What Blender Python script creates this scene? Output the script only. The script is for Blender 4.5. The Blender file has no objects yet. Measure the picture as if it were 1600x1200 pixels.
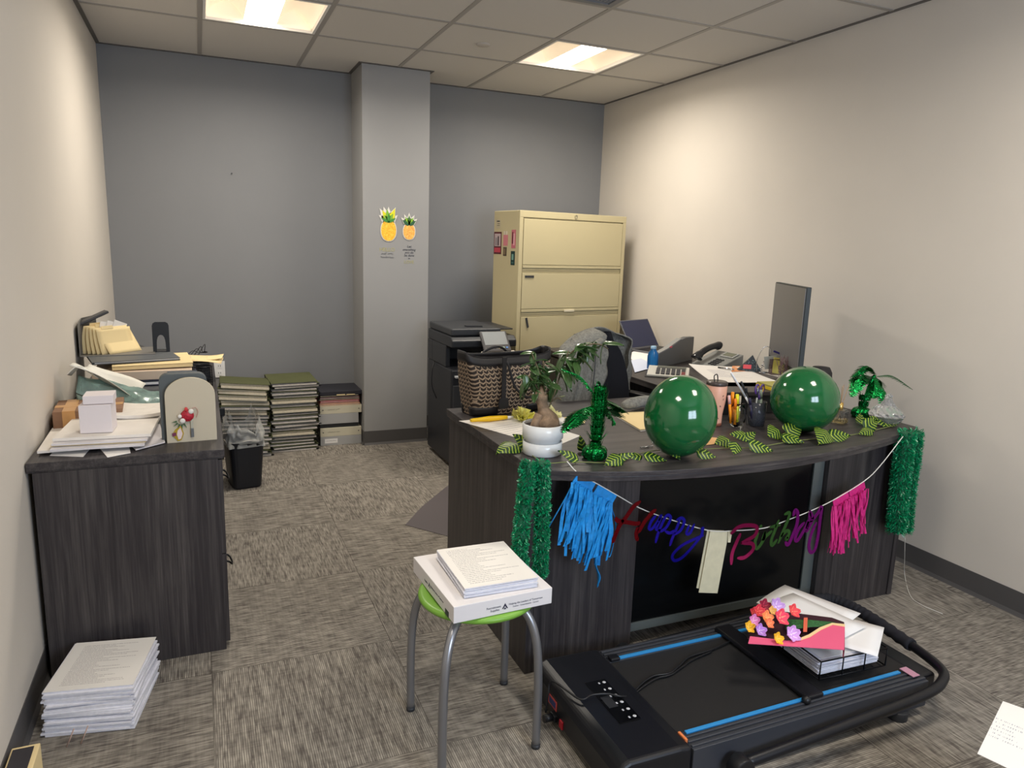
import bpy, math, random
from mathutils import Vector, Matrix, Euler, noise
R_ = random.Random(7)
SC = bpy.context.scene
COL = SC.collection
D = bpy.data
PI = math.pi

# ------------------------------------------------------------------ camera
CF = 1128.83                       # focal length in pixels of a 1600 px wide frame
CYAW, CPIT, CROL = -0.4089, 0.1894, 0.0324
CLOC = Vector((0.525, -5.3951, 1.4485))
def _cam_axes():
    cy, sy = math.cos(CYAW), math.sin(CYAW); cp, sp = math.cos(CPIT), math.sin(CPIT); cr, sr = math.cos(CROL), math.sin(CROL)
    Rt = Vector((cy, sy, 0)); Fw = Vector((-sy, cy, 0)); Up = Vector((0, 0, 1))
    F2 = cp*Fw - sp*Up; U2 = sp*Fw + cp*Up
    return (cr*Rt + sr*U2), F2, (-sr*Rt + cr*U2)
CR, CFW, CU = _cam_axes()
cam = D.cameras.new('camera'); camo = D.objects.new('camera', cam); COL.objects.link(camo)
cam.sensor_fit = 'HORIZONTAL'; cam.sensor_width = 36; cam.lens = 36*CF/1600; cam.clip_start = 0.05
m = Matrix.Identity(4)
for i in range(3):
    m[i][0] = CR[i]; m[i][1] = CU[i]; m[i][2] = -CFW[i]; m[i][3] = CLOC[i]
camo.matrix_world = m
SC.camera = camo
# where a sight line of the photograph meets a real plane (axis 0/1/2 = value): used to measure places
def at(px, py, ax, val):
    d = CFW + CR*((px-800)/CF) - CU*((py-600)/CF)
    return CLOC + d*((val-CLOC[ax])/d[ax])
def zt(px, py, z): return at(px, py, 2, z)

# ------------------------------------------------------------------ light
SC.view_settings.view_transform = 'Standard'; SC.view_settings.look = 'None'
SC.view_settings.gamma = 1; SC.view_settings.use_curve_mapping = False
SC.view_settings.exposure = 0.38
W = D.worlds.new('world'); SC.world = W; W.use_nodes = True
bg = W.node_tree.nodes['Background']
bg.inputs[0].default_value = (0.62, 0.74, 1.0, 1); bg.inputs[1].default_value = 0.7
RW, H = 3.5992, 2.592              # room width, ceiling height
YF = -6.45                         # wall behind the camera
S = 0.61                           # ceiling and carpet tile
XA, Y1 = 0.5868, -0.8754           # ceiling grid origin
LIGHTS = [(0, 0), (3, 0), (0, 5), (3, 5)]   # grid cells that hold a luminaire
def light_pos(c): return (XA+(c[0]+.5)*S, Y1-(c[1]+.5)*S)
for k, c in enumerate(LIGHTS):
    x, y = light_pos(c)
    l = D.lights.new('troffer_lamp', 'AREA'); l.shape = 'RECTANGLE'; l.size = .44; l.size_y = .5
    l.energy = 17 if k < 2 else 10; l.color = (1.0, .92, .81); l.spread = math.radians(165)
    o = D.objects.new('troffer_lamp', l); COL.objects.link(o); o.location = (x, y, H-.006)
# daylight through the window behind the camera
l = D.lights.new('window_daylight', 'AREA'); l.shape = 'RECTANGLE'; l.size = 1.4; l.size_y = 1.1
l.energy = 52; l.color = (.70, .82, 1.0)
o = D.objects.new('window_daylight', l); COL.objects.link(o); o.location = (2.0, YF-.12, 1.5); o.rotation_euler = (PI/2, 0, 0)

# ------------------------------------------------------------------ geometry helper
class G:
    def __init__(s): s.v = []; s.f = []; s.mi = []; s.sm = []; s.cur = 0; s.smooth = False; s.T = None
    def add(s, vs, fs, sm=None):
        b = len(s.v)
        for p in vs:
            p = Vector(p)
            s.v.append(s.T @ p if s.T is not None else p)
        for f in fs:
            s.f.append([b+i for i in f]); s.mi.append(s.cur); s.sm.append(s.smooth if sm is None else sm)
        return s
    def box(s, x0, x1, y0, y1, z0, z1, M=None):
        vs = [Vector((x, y, z)) for z in (z0, z1) for y in (y0, y1) for x in (x0, x1)]
        if M is not None: vs = [M @ p for p in vs]
        return s.add(vs, [(0,2,3,1),(4,5,7,6),(0,1,5,4),(2,6,7,3),(0,4,6,2),(1,3,7,5)], False)
    def prism(s, pts, z0, z1, M=None, sm=False):
        n = len(pts); vs = [Vector((p[0], p[1], z)) for z in (z0, z1) for p in pts]
        if M is not None: vs = [M @ p for p in vs]
        b = len(s.v); s.add(vs, [tuple(range(n-1, -1, -1)), tuple(range(n, 2*n))], False)
        s.add([], [], False)
        for i in range(n):
            j = (i+1) % n; s.f.append([b+i, b+j, b+n+j, b+n+i]); s.mi.append(s.cur); s.sm.append(sm)
        return s
    def tube(s, pts, r, n=8, closed=False, caps=True, flat=1.0):
        pts = [Vector(p) for p in pts]; m_ = len(pts); rs = r if isinstance(r, (list, tuple)) else [r]*m_
        vs = []; up = None
        for i, p in enumerate(pts):
            a = pts[(i-1) % m_] if (closed or i) else p; c = pts[(i+1) % m_] if (closed or i < m_-1) else p
            t = (c-a).normalized() if (c-a).length > 1e-9 else Vector((0, 0, 1))
            if up is None:
                up = Vector((0, 0, 1)) if abs(t.z) < .9 else Vector((1, 0, 0))
            x = t.cross(up)
            if x.length < 1e-6: x = t.orthogonal()
            x.normalize(); up = x.cross(t).normalized()
            for k in range(n):
                q = 2*PI*k/n; vs.append(p + x*math.cos(q)*rs[i] + up*math.sin(q)*rs[i]*flat)
        fs = []
        for i in range(m_ if closed else m_-1):
            j = (i+1) % m_
            for k in range(n):
                l_ = (k+1) % n; fs.append((i*n+k, i*n+l_, j*n+l_, j*n+k))
        b = len(s.v); s.add(vs, fs, True)
        if caps and not closed:
            s.f.append([b+k for k in range(n-1, -1, -1)]); s.mi.append(s.cur); s.sm.append(False)
            s.f.append([b+(m_-1)*n+k for k in range(n)]); s.mi.append(s.cur); s.sm.append(False)
        return s
    def cyl(s, a, b, r, r2=None, n=16): return s.tube([a, b], [r, r if r2 is None else r2], n)
    def lathe(s, prof, c=(0, 0, 0), n=24, M=None, sm=True):
        vs = []; fs = []
        for (r, z) in prof:
            for k in range(n):
                q = 2*PI*k/n; p = Vector((r*math.cos(q), r*math.sin(q), z))
                if M is not None: p = M @ p
                vs.append(p+Vector(c))
        for i in range(len(prof)-1):
            for k in range(n):
                l_ = (k+1) % n; fs.append((i*n+k, i*n+l_, (i+1)*n+l_, (i+1)*n+k))
        return s.add(vs, fs, sm)
    def grid(s, fn, nu, nv, th=0.0, sm=True):
        P = [[Vector(fn(i/nu, j/nv)) for j in range(nv+1)] for i in range(nu+1)]
        vs = [p for r in P for p in r]; w = nv+1
        fs = [(i*w+j, (i+1)*w+j, (i+1)*w+j+1, i*w+j+1) for i in range(nu) for j in range(nv)]
        if not th: return s.add(vs, fs, sm)
        nm = []
        for i in range(nu+1):
            for j in range(nv+1):
                a = P[min(i+1, nu)][j]-P[max(i-1, 0)][j]; b = P[i][min(j+1, nv)]-P[i][max(j-1, 0)]
                q = a.cross(b); nm.append(q.normalized() if q.length > 1e-12 else Vector((0, 0, 1)))
        N = len(vs); v2 = vs+[p-q*th for p, q in zip(vs, nm)]
        f2 = list(fs)+[tuple(N+k for k in reversed(f)) for f in fs]
        rim = [(i, 0) for i in range(nu)]+[(nu, j) for j in range(nv)]+[(i, nv) for i in range(nu, 0, -1)]+[(0, j) for j in range(nv, 0, -1)]
        for k in range(len(rim)):
            a = rim[k][0]*w+rim[k][1]; b = rim[(k+1) % len(rim)]; b = b[0]*w+b[1]; f2.append((b, a, a+N, b+N))
        return s.add(v2, f2, sm)
    def ball(s, c, r, n=16, m_=10, sc=(1, 1, 1)):
        prof = [(max(1e-4, math.sin(PI*i/m_))*r, -math.cos(PI*i/m_)*r) for i in range(m_+1)]
        return s.lathe(prof, c, n, Matrix.Diagonal((*sc, 1)))
    def slab(s, quad, th):          # four top corners (counter-clockwise seen from above) and a thickness downwards along the normal
        q = [Vector(p) for p in quad]; nn = (q[1]-q[0]).cross(q[3]-q[0]).normalized()*th
        return s.add([p-nn for p in q]+q, [(3,2,1,0),(4,5,6,7),(0,1,5,4),(1,2,6,5),(2,3,7,6),(3,0,4,7)], False)

PM = {}                            # world matrices of things, by object
def _mesh(name, g, mats, inv):
    me = D.meshes.new(name); me.from_pydata([tuple(inv @ p) for p in g.v], [], g.f)
    for m_ in (mats if isinstance(mats, (list, tuple)) else [mats]): me.materials.append(m_)
    me.polygons.foreach_set('material_index', g.mi); me.polygons.foreach_set('use_smooth', g.sm)
    me.update(); return me
def _mods(o, bev, seg, sub):
    if bev:
        b = o.modifiers.new('bevel', 'BEVEL'); b.width = bev; b.segments = seg; b.limit_method = 'ANGLE'; b.angle_limit = math.radians(40); b.harden_normals = False
    if sub:
        b = o.modifiers.new('subdivision', 'SUBSURF'); b.levels = sub; b.render_levels = sub
def thing(name, label, cat, loc=(0, 0, 0), rz=0, group=None, rot=None):
    o = D.objects.new(name, None); COL.objects.link(o); o.empty_display_size = .05
    o.location = loc; o.rotation_euler = rot if rot else (0, 0, rz)
    o['label'] = label; o['category'] = cat
    if group: o['group'] = group
    PM[o] = Matrix.Translation(Vector(loc)) @ (Euler(rot) if rot else Euler((0, 0, rz))).to_matrix().to_4x4()
    return o
def part(name, g, mats, parent, bev=0, seg=2, sub=0, world=False, label=None, stuff=False, loc=None):
    """a mesh of its own under its thing; points are local to the parent unless world=True; loc = origin (parent space)"""
    inv = PM[parent].inverted() if world else Matrix.Identity(4)
    L = Matrix.Translation(Vector(loc)) if loc is not None else Matrix.Identity(4)
    o = D.objects.new(name, _mesh(name, g, mats, L.inverted() @ inv)); COL.objects.link(o); o.parent = parent
    o.matrix_local = L; PM[o] = PM[parent] @ L
    if label: o['label'] = label
    if stuff: o['kind'] = 'stuff'
    _mods(o, bev, seg, sub); return o
def one(name, label, cat, g, mats, loc=(0, 0, 0), rz=0, bev=0, seg=2, sub=0, group=None, world=False, stuff=False, rot=None):
    Mw = Matrix.Translation(Vector(loc)) @ (Euler(rot) if rot else Euler((0, 0, rz))).to_matrix().to_4x4()
    o = D.objects.new(name, _mesh(name, g, mats, Mw.inverted() if world else Matrix.Identity(4))); COL.objects.link(o)
    o.location = loc; o.rotation_euler = rot if rot else (0, 0, rz); PM[o] = Mw
    o['label'] = label; o['category'] = cat
    if group: o['group'] = group
    if stuff: o['kind'] = 'stuff'
    _mods(o, bev, seg, sub); return o
def struct(name, g, mats, bev=0, label=None):
    o = D.objects.new(name, _mesh(name, g, mats, Matrix.Identity(4))); COL.objects.link(o); o['kind'] = 'structure'
    if label: o['label'] = label
    PM[o] = Matrix.Identity(4); _mods(o, bev, 2, 0); return o
def dup(o, loc, rz=None, label=None, group=None, rot=None):
    c = o.copy(); COL.objects.link(c); c.location = loc
    if rz is not None: c.rotation_euler = (0, 0, rz)
    if rot is not None: c.rotation_euler = rot
    if label: c['label'] = label
    if group: c['group'] = group
    for ch in [q for q in D.objects if q.parent == o]:
        d = ch.copy(); COL.objects.link(d); d.parent = c
        for g2 in [q for q in D.objects if q.parent == ch]:
            e = g2.copy(); COL.objects.link(e); e.parent = d
    PM[c] = Matrix.Translation(Vector(loc)) @ c.rotation_euler.to_matrix().to_4x4()
    return c
def bez(pts, n=8):                  # smooth curve through points
    P = [Vector(p) for p in pts]; P = [P[0]*2-P[1]]+P+[P[-1]*2-P[-2]]; out = []
    for i in range(1, len(P)-2):
        for k in range(n):
            t = k/n; a, b, c, d = P[i-1], P[i], P[i+1], P[i+2]
            out.append(.5*((2*b)+(c-a)*t+(2*a-5*b+4*c-d)*t*t+(-a+3*b-3*c+d)*t**3))
    out.append(P[-2]); return out
def text_geo(g, s, size, M, ext=.0004, align='CENTER', shear=0):
    cu = D.curves.new('t', 'FONT'); cu.body = s; cu.size = size; cu.align_x = align; cu.align_y = 'CENTER'; cu.extrude = ext; cu.shear = shear; cu.resolution_u = 2
    o = D.objects.new('t', cu); COL.objects.link(o)
    me = D.meshes.new_from_object(o.evaluated_get(bpy.context.evaluated_depsgraph_get()))
    g.add([M @ v.co for v in me.vertices], [tuple(p.vertices) for p in me.polygons], False)
    D.objects.remove(o); D.curves.remove(cu); D.meshes.remove(me)

def scrib(g, M, words, h, gap=None, seed=1):   # unreadable handwriting: small zigzag pen strokes, one run per word
    q = random.Random(seed); tot = sum(words)+(len(words)-1)*h*.7; x = -tot/2
    for w in words:
        n = max(4, int(w/(h*.28))); pts = []
        for i in range(n+1): pts.append(M @ Vector((x+w*i/n, (h*.5 if i % 2 else -.1*h)*q.uniform(.5, 1.2)+(h*.35 if q.random() < .2 else 0), .0004)))
        g.tube(pts, h*.075, 4, flat=.5); x += w+h*.7
# ------------------------------------------------------------------ materials
def lin(c):
    f = lambda u: (u/12.92 if u <= .04045 else ((u+.055)/1.055)**2.4)
    return tuple(f(x/255) for x in c)+(1,)
MC = {}
def mat(name, c=(128, 128, 128), rough=.5, metal=0, spec=.5, trans=0, ior=1.45, coat=0, alpha=1, emit=None, es=0, sheen=0, bump=0, bscale=200, var=0, vscale=6):
    if name in MC: return MC[name]
    m_ = D.materials.new(name); m_.use_nodes = True; nt = m_.node_tree; b = nt.nodes['Principled BSDF']
    b.inputs['Base Color'].default_value = lin(c); b.inputs['Roughness'].default_value = rough; b.inputs['Metallic'].default_value = metal
    b.inputs['Specular IOR Level'].default_value = spec; b.inputs['Transmission Weight'].default_value = trans; b.inputs['IOR'].default_value = ior
    b.inputs['Coat Weight'].default_value = coat; b.inputs['Alpha'].default_value = alpha; b.inputs['Sheen Weight'].default_value = sheen
    if emit: b.inputs['Emission Color'].default_value = lin(emit); b.inputs['Emission Strength'].default_value = es
    tc = nt.nodes.new('ShaderNodeTexCoord')
    if bump:
        n = nt.nodes.new('ShaderNodeTexNoise'); n.inputs['Scale'].default_value = bscale; n.inputs['Detail'].default_value = 3
        bp = nt.nodes.new('ShaderNodeBump'); bp.inputs['Strength'].default_value = bump; bp.inputs['Distance'].default_value = .002
        nt.links.new(tc.outputs['Object'], n.inputs['Vector']); nt.links.new(n.outputs['Fac'], bp.inputs['Height']); nt.links.new(bp.outputs[0], b.inputs['Normal'])
    if var:
        n = nt.nodes.new('ShaderNodeTexNoise'); n.inputs['Scale'].default_value = vscale; n.inputs['Detail'].default_value = 4
        h = nt.nodes.new('ShaderNodeHueSaturation'); h.inputs['Color'].default_value = lin(c)
        mr = nt.nodes.new('ShaderNodeMapRange'); mr.inputs['From Min'].default_value = .3; mr.inputs['From Max'].default_value = .7
        mr.inputs['To Min'].default_value = 1-var; mr.inputs['To Max'].default_value = 1+var
        nt.links.new(tc.outputs['Object'], n.inputs['Vector']); nt.links.new(n.outputs['Fac'], mr.inputs['Value']); nt.links.new(mr.outputs[0], h.inputs['Value']); nt.links.new(h.outputs[0], b.inputs['Base Color'])
    MC[name] = m_; return m_
class NT:                           # tiny node-writing helper
    def __init__(s, name, rough=.5, spec=.5, metal=0):
        s.m = D.materials.new(name); s.m.use_nodes = True; s.t = s.m.node_tree; s.b = s.t.nodes['Principled BSDF']
        s.b.inputs['Roughness'].default_value = rough; s.b.inputs['Specular IOR Level'].default_value = spec; s.b.inputs['Metallic'].default_value = metal
        s.co = s.n('ShaderNodeTexCoord').outputs['Object']
    def n(s, t, **k):
        n = s.t.nodes.new(t)
        for a, b in k.items(): setattr(n, a, b)
        return n
    def l(s, a, b): s.t.links.new(a, b)
    def sv(s, i, v):
        if isinstance(v, (int, float)): i.default_value = v
        elif isinstance(v, tuple): i.default_value = v
        else: s.l(v, i)
    def math(s, op, a, b=0, c=0, clamp=False):
        n = s.n('ShaderNodeMath', operation=op); n.use_clamp = clamp
        s.sv(n.inputs[0], a); s.sv(n.inputs[1], b); s.sv(n.inputs[2], c); return n.outputs[0]
    def sep(s, v): n = s.n('ShaderNodeSeparateXYZ'); s.l(v, n.inputs[0]); return n.outputs
    def comb(s, x, y, z=0.0):
        n = s.n('ShaderNodeCombineXYZ'); s.sv(n.inputs[0], x); s.sv(n.inputs[1], y); s.sv(n.inputs[2], z); return n.outputs[0]
    def noise(s, v, scale=1, detail=2, rough=.5, dist=0):
        n = s.n('ShaderNodeTexNoise'); s.l(v, n.inputs['Vector']); n.inputs['Scale'].default_value = scale; n.inputs['Detail'].default_value = detail
        n.inputs['Roughness'].default_value = rough; n.inputs['Distortion'].default_value = dist; return n.outputs['Fac']
    def ramp(s, f, st):
        n = s.n('ShaderNodeValToRGB'); s.l(f, n.inputs[0]); e = n.color_ramp.elements
        while len(e) < len(st): e.new(.5)
        for q, (p, c) in zip(e, st): q.position = p; q.color = lin(c)
        return n.outputs[0]
    def mix(s, f, a, b):
        n = s.n('ShaderNodeMix', data_type='RGBA'); s.sv(n.inputs[0], f)
        s.sv(n.inputs[6], a); s.sv(n.inputs[7], b); return n.outputs[2]
    def mr(s, v, a, b, c, d):
        n = s.n('ShaderNodeMapRange'); s.l(v, n.inputs[0])
        for i, q in enumerate((a, b, c, d)): n.inputs[i+1].default_value = q
        return n.outputs[0]
    def bump(s, h, st, dist=.001):
        n = s.n('ShaderNodeBump'); n.inputs['Strength'].default_value = st; n.inputs['Distance'].default_value = dist; s.l(h, n.inputs['Height']); s.l(n.outputs[0], s.b.inputs['Normal'])
    def col(s, c): s.sv(s.b.inputs['Base Color'], c); return s.m

def wood(name, axis):
    t = NT(name, .42, .45); x, y, z = t.sep(t.co)[:3]
    sc = {'z': (40, 40, 1.2), 'x': (1.2, 40, 40), 'y': (40, 1.2, 40)}[axis]
    v = t.comb(t.math('MULTIPLY', x, sc[0]), t.math('MULTIPLY', y, sc[1]), t.math('MULTIPLY', z, sc[2]))
    a = t.noise(v, 1.0, 5, .62, .6); b = t.noise(v, 4.2, 3, .6, .2)
    f = t.math('ADD', t.math('MULTIPLY', a, .62), t.math('MULTIPLY', b, .38))
    c = t.ramp(f, [(.30, (33, 31, 33)), (.46, (51, 47, 49)), (.56, (66, 62, 62)), (.74, (92, 87, 85))])
    t.bump(b, .12, .0006); return t.col(c)
WZ, WX, WY = wood('grey_wood_upright', 'z'), wood('grey_wood_lengthwise', 'x'), wood('grey_wood_crosswise', 'y')

def carpet():
    t = NT('carpet_tiles', .95, .1); x, y, z = t.sep(t.co)[:3]
    u = t.math('DIVIDE', t.math('SUBTRACT', x, 1.1103), S); v = t.math('DIVIDE', t.math('SUBTRACT', y, -1.1558), S)
    iu = t.math('FLOOR', u); iv = t.math('FLOOR', v)
    par = t.math('FLOORED_MODULO', t.math('ADD', iu, iv), 2.0)
    # along / across the pile lines
    def sel(a, b): return t.math('ADD', t.math('MULTIPLY', a, par), t.math('MULTIPLY', b, t.math('SUBTRACT', 1.0, par)))
    al = sel(y, x); ac = sel(x, y); cell = t.math('ADD', t.math('MULTIPLY', iu, 3.17), t.math('MULTIPLY', iv, 7.31))
    wob = t.noise(t.comb(t.math('MULTIPLY', ac, 60), t.math('MULTIPLY', al, 8), cell), 1, 1)
    ln = t.math('ADD', t.math('MULTIPLY', t.math('SINE', t.math('ADD', t.math('MULTIPLY', ac, 2*PI/.0062), t.math('MULTIPLY', wob, 3.5))), .5), .5)
    dash = t.noise(t.comb(t.math('MULTIPLY', ac, 150), t.math('MULTIPLY', al, 17), cell), 1, 1, .5)
    mid = t.noise(t.comb(t.math('MULTIPLY', ac, 60), t.math('MULTIPLY', al, 14), cell), 1, 2, .6)
    cross = t.noise(t.comb(t.math('MULTIPLY', ac, 9), t.math('MULTIPLY', al, 90), cell), 1, 2, .6)
    big = t.noise(t.comb(t.math('MULTIPLY', ac, 10), t.math('MULTIPLY', al, 10), cell), 1, 2, .6)
    den = t.math('ADD', t.math('MULTIPLY', mid, .6), t.math('ADD', t.math('MULTIPLY', cross, .5), t.math('MULTIPLY', big, .5)))
    den = t.math('ADD', t.math('SUBTRACT', den, .8), t.math('MULTIPLY', t.math('SUBTRACT', dash, .5), 1.5))
    amt = t.mr(den, -.40, .42, 0.0, 1.0)
    fine = t.math('MULTIPLY', amt, t.math('ADD', t.math('MULTIPLY', ln, .75), .25))
    f = t.math('MULTIPLY', fine, .85, 0, True)
    spk = t.noise(t.co, 900, 1, .5)
    base = t.ramp(spk, [(.3, (82, 77, 73)), (.7, (102, 96, 90))])
    c = t.mix(f, base, lin((192, 185, 172)))
    e = .006
    fu = t.math('FRACT', u); fv = t.math('FRACT', v)
    seam = t.math('MAXIMUM', t.math('LESS_THAN', fu, e), t.math('LESS_THAN', fv, e))
    c = t.mix(t.math('MULTIPLY', seam, .5), c, lin((52, 47, 43)))
    t.bump(fine, .35, .002); return t.col(c)
def paint(name, c, b=.05): return mat(name, c, .62, 0, .25, bump=b, bscale=350, var=.015, vscale=3)

M_BEIGE = paint('beige_wall_paint', (214, 207, 197)); M_GREY = paint('grey_wall_paint', (132, 133, 135)); M_GREY_LIT = paint('grey_wall_paint_lit', (152, 152, 152))  # pillar is the same grey paint; its brighter light is put into the colour
M_BASE = mat('vinyl_baseboard', (82, 80, 80), .5); M_CEIL = mat('ceiling_tile', (206, 202, 196), .95, spec=.1, bump=.15, bscale=500)
M_TBAR = mat('tbar_shaded', (160, 155, 149), .5); M_WHITE = mat('white_plastic', (232, 230, 226), .4); M_BLACK = mat('black_plastic', (22, 23, 26), .4)  # T-bars darker than the tiles: the grid's shadow lines are put into their colour
M_DK = mat('dark_grey_plastic', (52, 54, 58), .45); M_CHROME = mat('chrome', (200, 202, 206), .18, 1); M_ALU = mat('brushed_aluminium', (140, 144, 146), .35, 1)
M_PAPER = mat('white_paper', (236, 234, 232), .8, spec=.2); M_CREAM = mat('manila_card', (232, 210, 160), .75, spec=.2); M_GLASS = mat('clear_glass', (245, 248, 248), .02, trans=1, ior=1.4)
M_BLKMET = mat('black_wire', (18, 18, 20), .35, .6)

# ------------------------------------------------------------------ the room
g = G(); g.box(-.2, RW+.2, YF-.2, .2, -.1, 0); struct('floor', g, carpet())
T_ = .12
g = G(); g.box(-T_, 0, YF-T_, T_, 0, H+.25); struct('wall_left', g, M_BEIGE)
g = G(); g.box(RW, RW+T_, YF-T_, T_, 0, H+.25); struct('wall_right', g, M_BEIGE)
g = G(); g.box(0, RW, 0, T_, 0, H+.25); struct('wall_back', g, M_GREY)
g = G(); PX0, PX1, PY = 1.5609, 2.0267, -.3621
g.box(PX0, PX1, PY, 0, 0, H); struct('wall_pillar', g, M_GREY_LIT, .003)
WX0, WX1, WZ0, WZ1 = 1.3, 2.7, .95, 2.05
g = G(); g.box(0, WX0, YF-T_, YF, 0, H+.25); g.box(WX1, RW, YF-T_, YF, 0, H+.25); g.box(WX0, WX1, YF-T_, YF, 0, WZ0); g.box(WX0, WX1, YF-T_, YF, WZ1, H+.25)
struct('wall_front', g, M_BEIGE)
g = G(); f = .05
g.box(WX0, WX1, YF-.09, YF-.03, WZ0, WZ0+f); g.box(WX0, WX1, YF-.09, YF-.03, WZ1-f, WZ1)
for x in (WX0, (WX0+WX1)/2-f/2, WX1-f): g.box(x, x+f, YF-.09, YF-.03, WZ0+f, WZ1-f)
struct('window_1', g, M_WHITE, .003)
# baseboards, coved rubber strip with a small toe
def baseb(name, segs):
    g = G()
    for (x0, y0, x1, y1) in segs:
        a = Vector((x0, y0, 0)); b = Vector((x1, y1, 0)); d = (b-a).normalized(); nrm = Vector((-d.y, d.x, 0))
        pr = [(0, 0), (.014, 0), (.011, .004), (.004, .016), (.003, .102), (0, .102)]
        vs = [p+nrm*q[0]+Vector((0, 0, q[1])) for p in (a, b) for q in pr]; n = len(pr)
        g.add(vs, [tuple(range(n)), tuple(range(2*n-1, n-1, -1))]+[(i, i+n, (i+1) % n+n, (i+1) % n) for i in range(n)], False)
    return struct(name, g, M_BASE)
def bb(name, pts):                  # pts walk so that the room lies on the left
    return baseb(name, [(*pts[i], *pts[i+1]) for i in range(len(pts)-1)])
bb('baseboard_left', [(0, 0), (0, YF)]); bb('baseboard_right', [(RW, YF), (RW, 0)])
bb('baseboard_back', [(RW, 0), (PX1, 0)]); bb('baseboard_back_left', [(PX0, 0), (0, 0)])
bb('baseboard_pillar', [(PX1, 0), (PX1, PY), (PX0, PY), (PX0, 0)])
# ceiling: lay-in tiles, T-bar grid; openings where the luminaires sit
g = G()
xs = [0]+[XA+i*S for i in range(5)]+[RW]; ys = [0]+[Y1-i*S for i in range(0, 10)]; ys = [y for y in ys if y > YF]+[YF]
for i in range(len(xs)-1):
    for j in range(len(ys)-1):
        if (i-1, j-1) in LIGHTS or (i-1, j-1) == (2, 3-1): continue
        g.box(xs[i], xs[i+1], ys[j+1], ys[j], H, H+.018)
g.box(0, RW, YF, 0, H+.22, H+.25)
struct('ceiling', g, M_CEIL)
g = G(); w = .012
for x in xs[1:-1]: g.box(x-w, x+w, YF, 0, H-.003, H+.02)
for y in ys[1:-1]: g.box(0, RW, y-w, y+w, H-.0032, H+.019)
struct('trim_1', g, M_TBAR)
g = G()
g.box(0, .022, YF, 0, H-.004, H+.002); g.box(RW-.022, RW, YF, 0, H-.004, H+.002); g.box(.022, RW-.022, -.022, 0, H-.004, H+.002)
g.box(PX0-.022, PX0, PY, -.022, H-.004, H+.002); g.box(PX1, PX1+.022, PY, -.022, H-.004, H+.002); g.box(PX0-.022, PX1+.022, PY-.022, PY, H-.004, H+.002)
struct('trim_2', g, mat('wall_angle', (96, 92, 88), .5))

# luminaires: recessed troffer, curved white reflectors either side of a bright lens
M_REFL = mat('reflector_glow', (243, 234, 220), .35, emit=(255, 226, 186), es=.38)  # reflectors glow by themselves: the lens light on them is put in as emission
M_LENS = mat('lit_lens', (255, 252, 245), .4, emit=(255, 244, 224), es=14.0)
for k, c in enumerate(LIGHTS):
    x, y = light_pos(c)
    lab = ['recessed square ceiling light over the left side of the room', 'recessed square ceiling light nearer the right wall, in front of the filing cabinet',
           'recessed ceiling light behind the viewer, left', 'recessed ceiling light behind the viewer, right'][k]
    t = thing('ceiling_light', lab, 'ceiling light', (x, y, H), 0, None)
    h = S/2-.013
    g = G(); g.box(-h, h, -h, -h+.014, -.004, .1); g.box(-h, h, h-.014, h, -.004, .1); g.box(-h, -h+.014, -h+.014, h-.014, -.004, .1); g.box(h-.014, h, -h+.014, h-.014, -.004, .1); g.box(-h, h, -h, h, .1, .104)
    part('frame', g, M_WHITE, t)
    for s in (-1, 1):
        g = G(); g.grid(lambda u, v: (s*(.085+u*(h-.014-.085)), -h+.015+v*(2*h-.03), .018+.075*math.sin(PI*min(1, u*1.02))**.8), 14, 2, 0)
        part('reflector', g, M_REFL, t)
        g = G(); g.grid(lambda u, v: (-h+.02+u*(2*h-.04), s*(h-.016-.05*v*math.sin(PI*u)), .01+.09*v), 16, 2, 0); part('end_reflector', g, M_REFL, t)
    g = G(); g.grid(lambda u, v: (-.085+.17*u, -h+.015+v*(2*h-.03), .018-.012*math.sin(PI*u)), 10, 2, 0); part('lens', g, M_LENS, t)
# return air grille between the two lights
x, y = XA+2.5*S, Y1-2.5*S
t = thing('ceiling_vent', 'grey return-air grille set in the ceiling at the top edge of the photo', 'vent', (x, y, H)); h = S/2-.014
g = G()
for a in ((-h, h, -h, -h+.03), (-h, h, h-.03, h), (-h, -h+.03, -h+.03, h-.03), (h-.03, h, -h+.03, h-.03)): g.box(*a, -.004, .03)
part('frame', g, mat('vent_grey', (120, 122, 126), .5), t)
g = G()
for i in range(27):
    q = -h+.04+i*(2*h-.08)/26; g.box(-h+.03, h-.03, q-.004, q+.002, 0, .014)
for i in range(27):
    q = -h+.04+i*(2*h-.08)/26; g.box(q-.004, q+.002, -h+.03, h-.03, .001, .013)
part('grille', g, mat('vent_grey'), t)
g = G(); g.box(-h, h, -h, h, .05, .055); part('duct', g, M_BLACK, t)
g = G(); g.lathe([(.0001, -.006), (.035, -.006), (.042, -.001), (.042, .004)], (0, 0, 0), 24)
one('sprinkler_cover', 'small round white sprinkler cover plate in a ceiling tile', 'sprinkler cover', g, mat('cover_white', (190, 183, 174), .5), tuple(zt(755, 69, H)-Vector((0, 0, .004))))

# ================================================================== large furniture
def Mx(loc=(0, 0, 0), rx=0, ry=0, rz=0): return Matrix.Translation(Vector(loc)) @ Euler((rx, ry, rz)).to_matrix().to_4x4()
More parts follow.
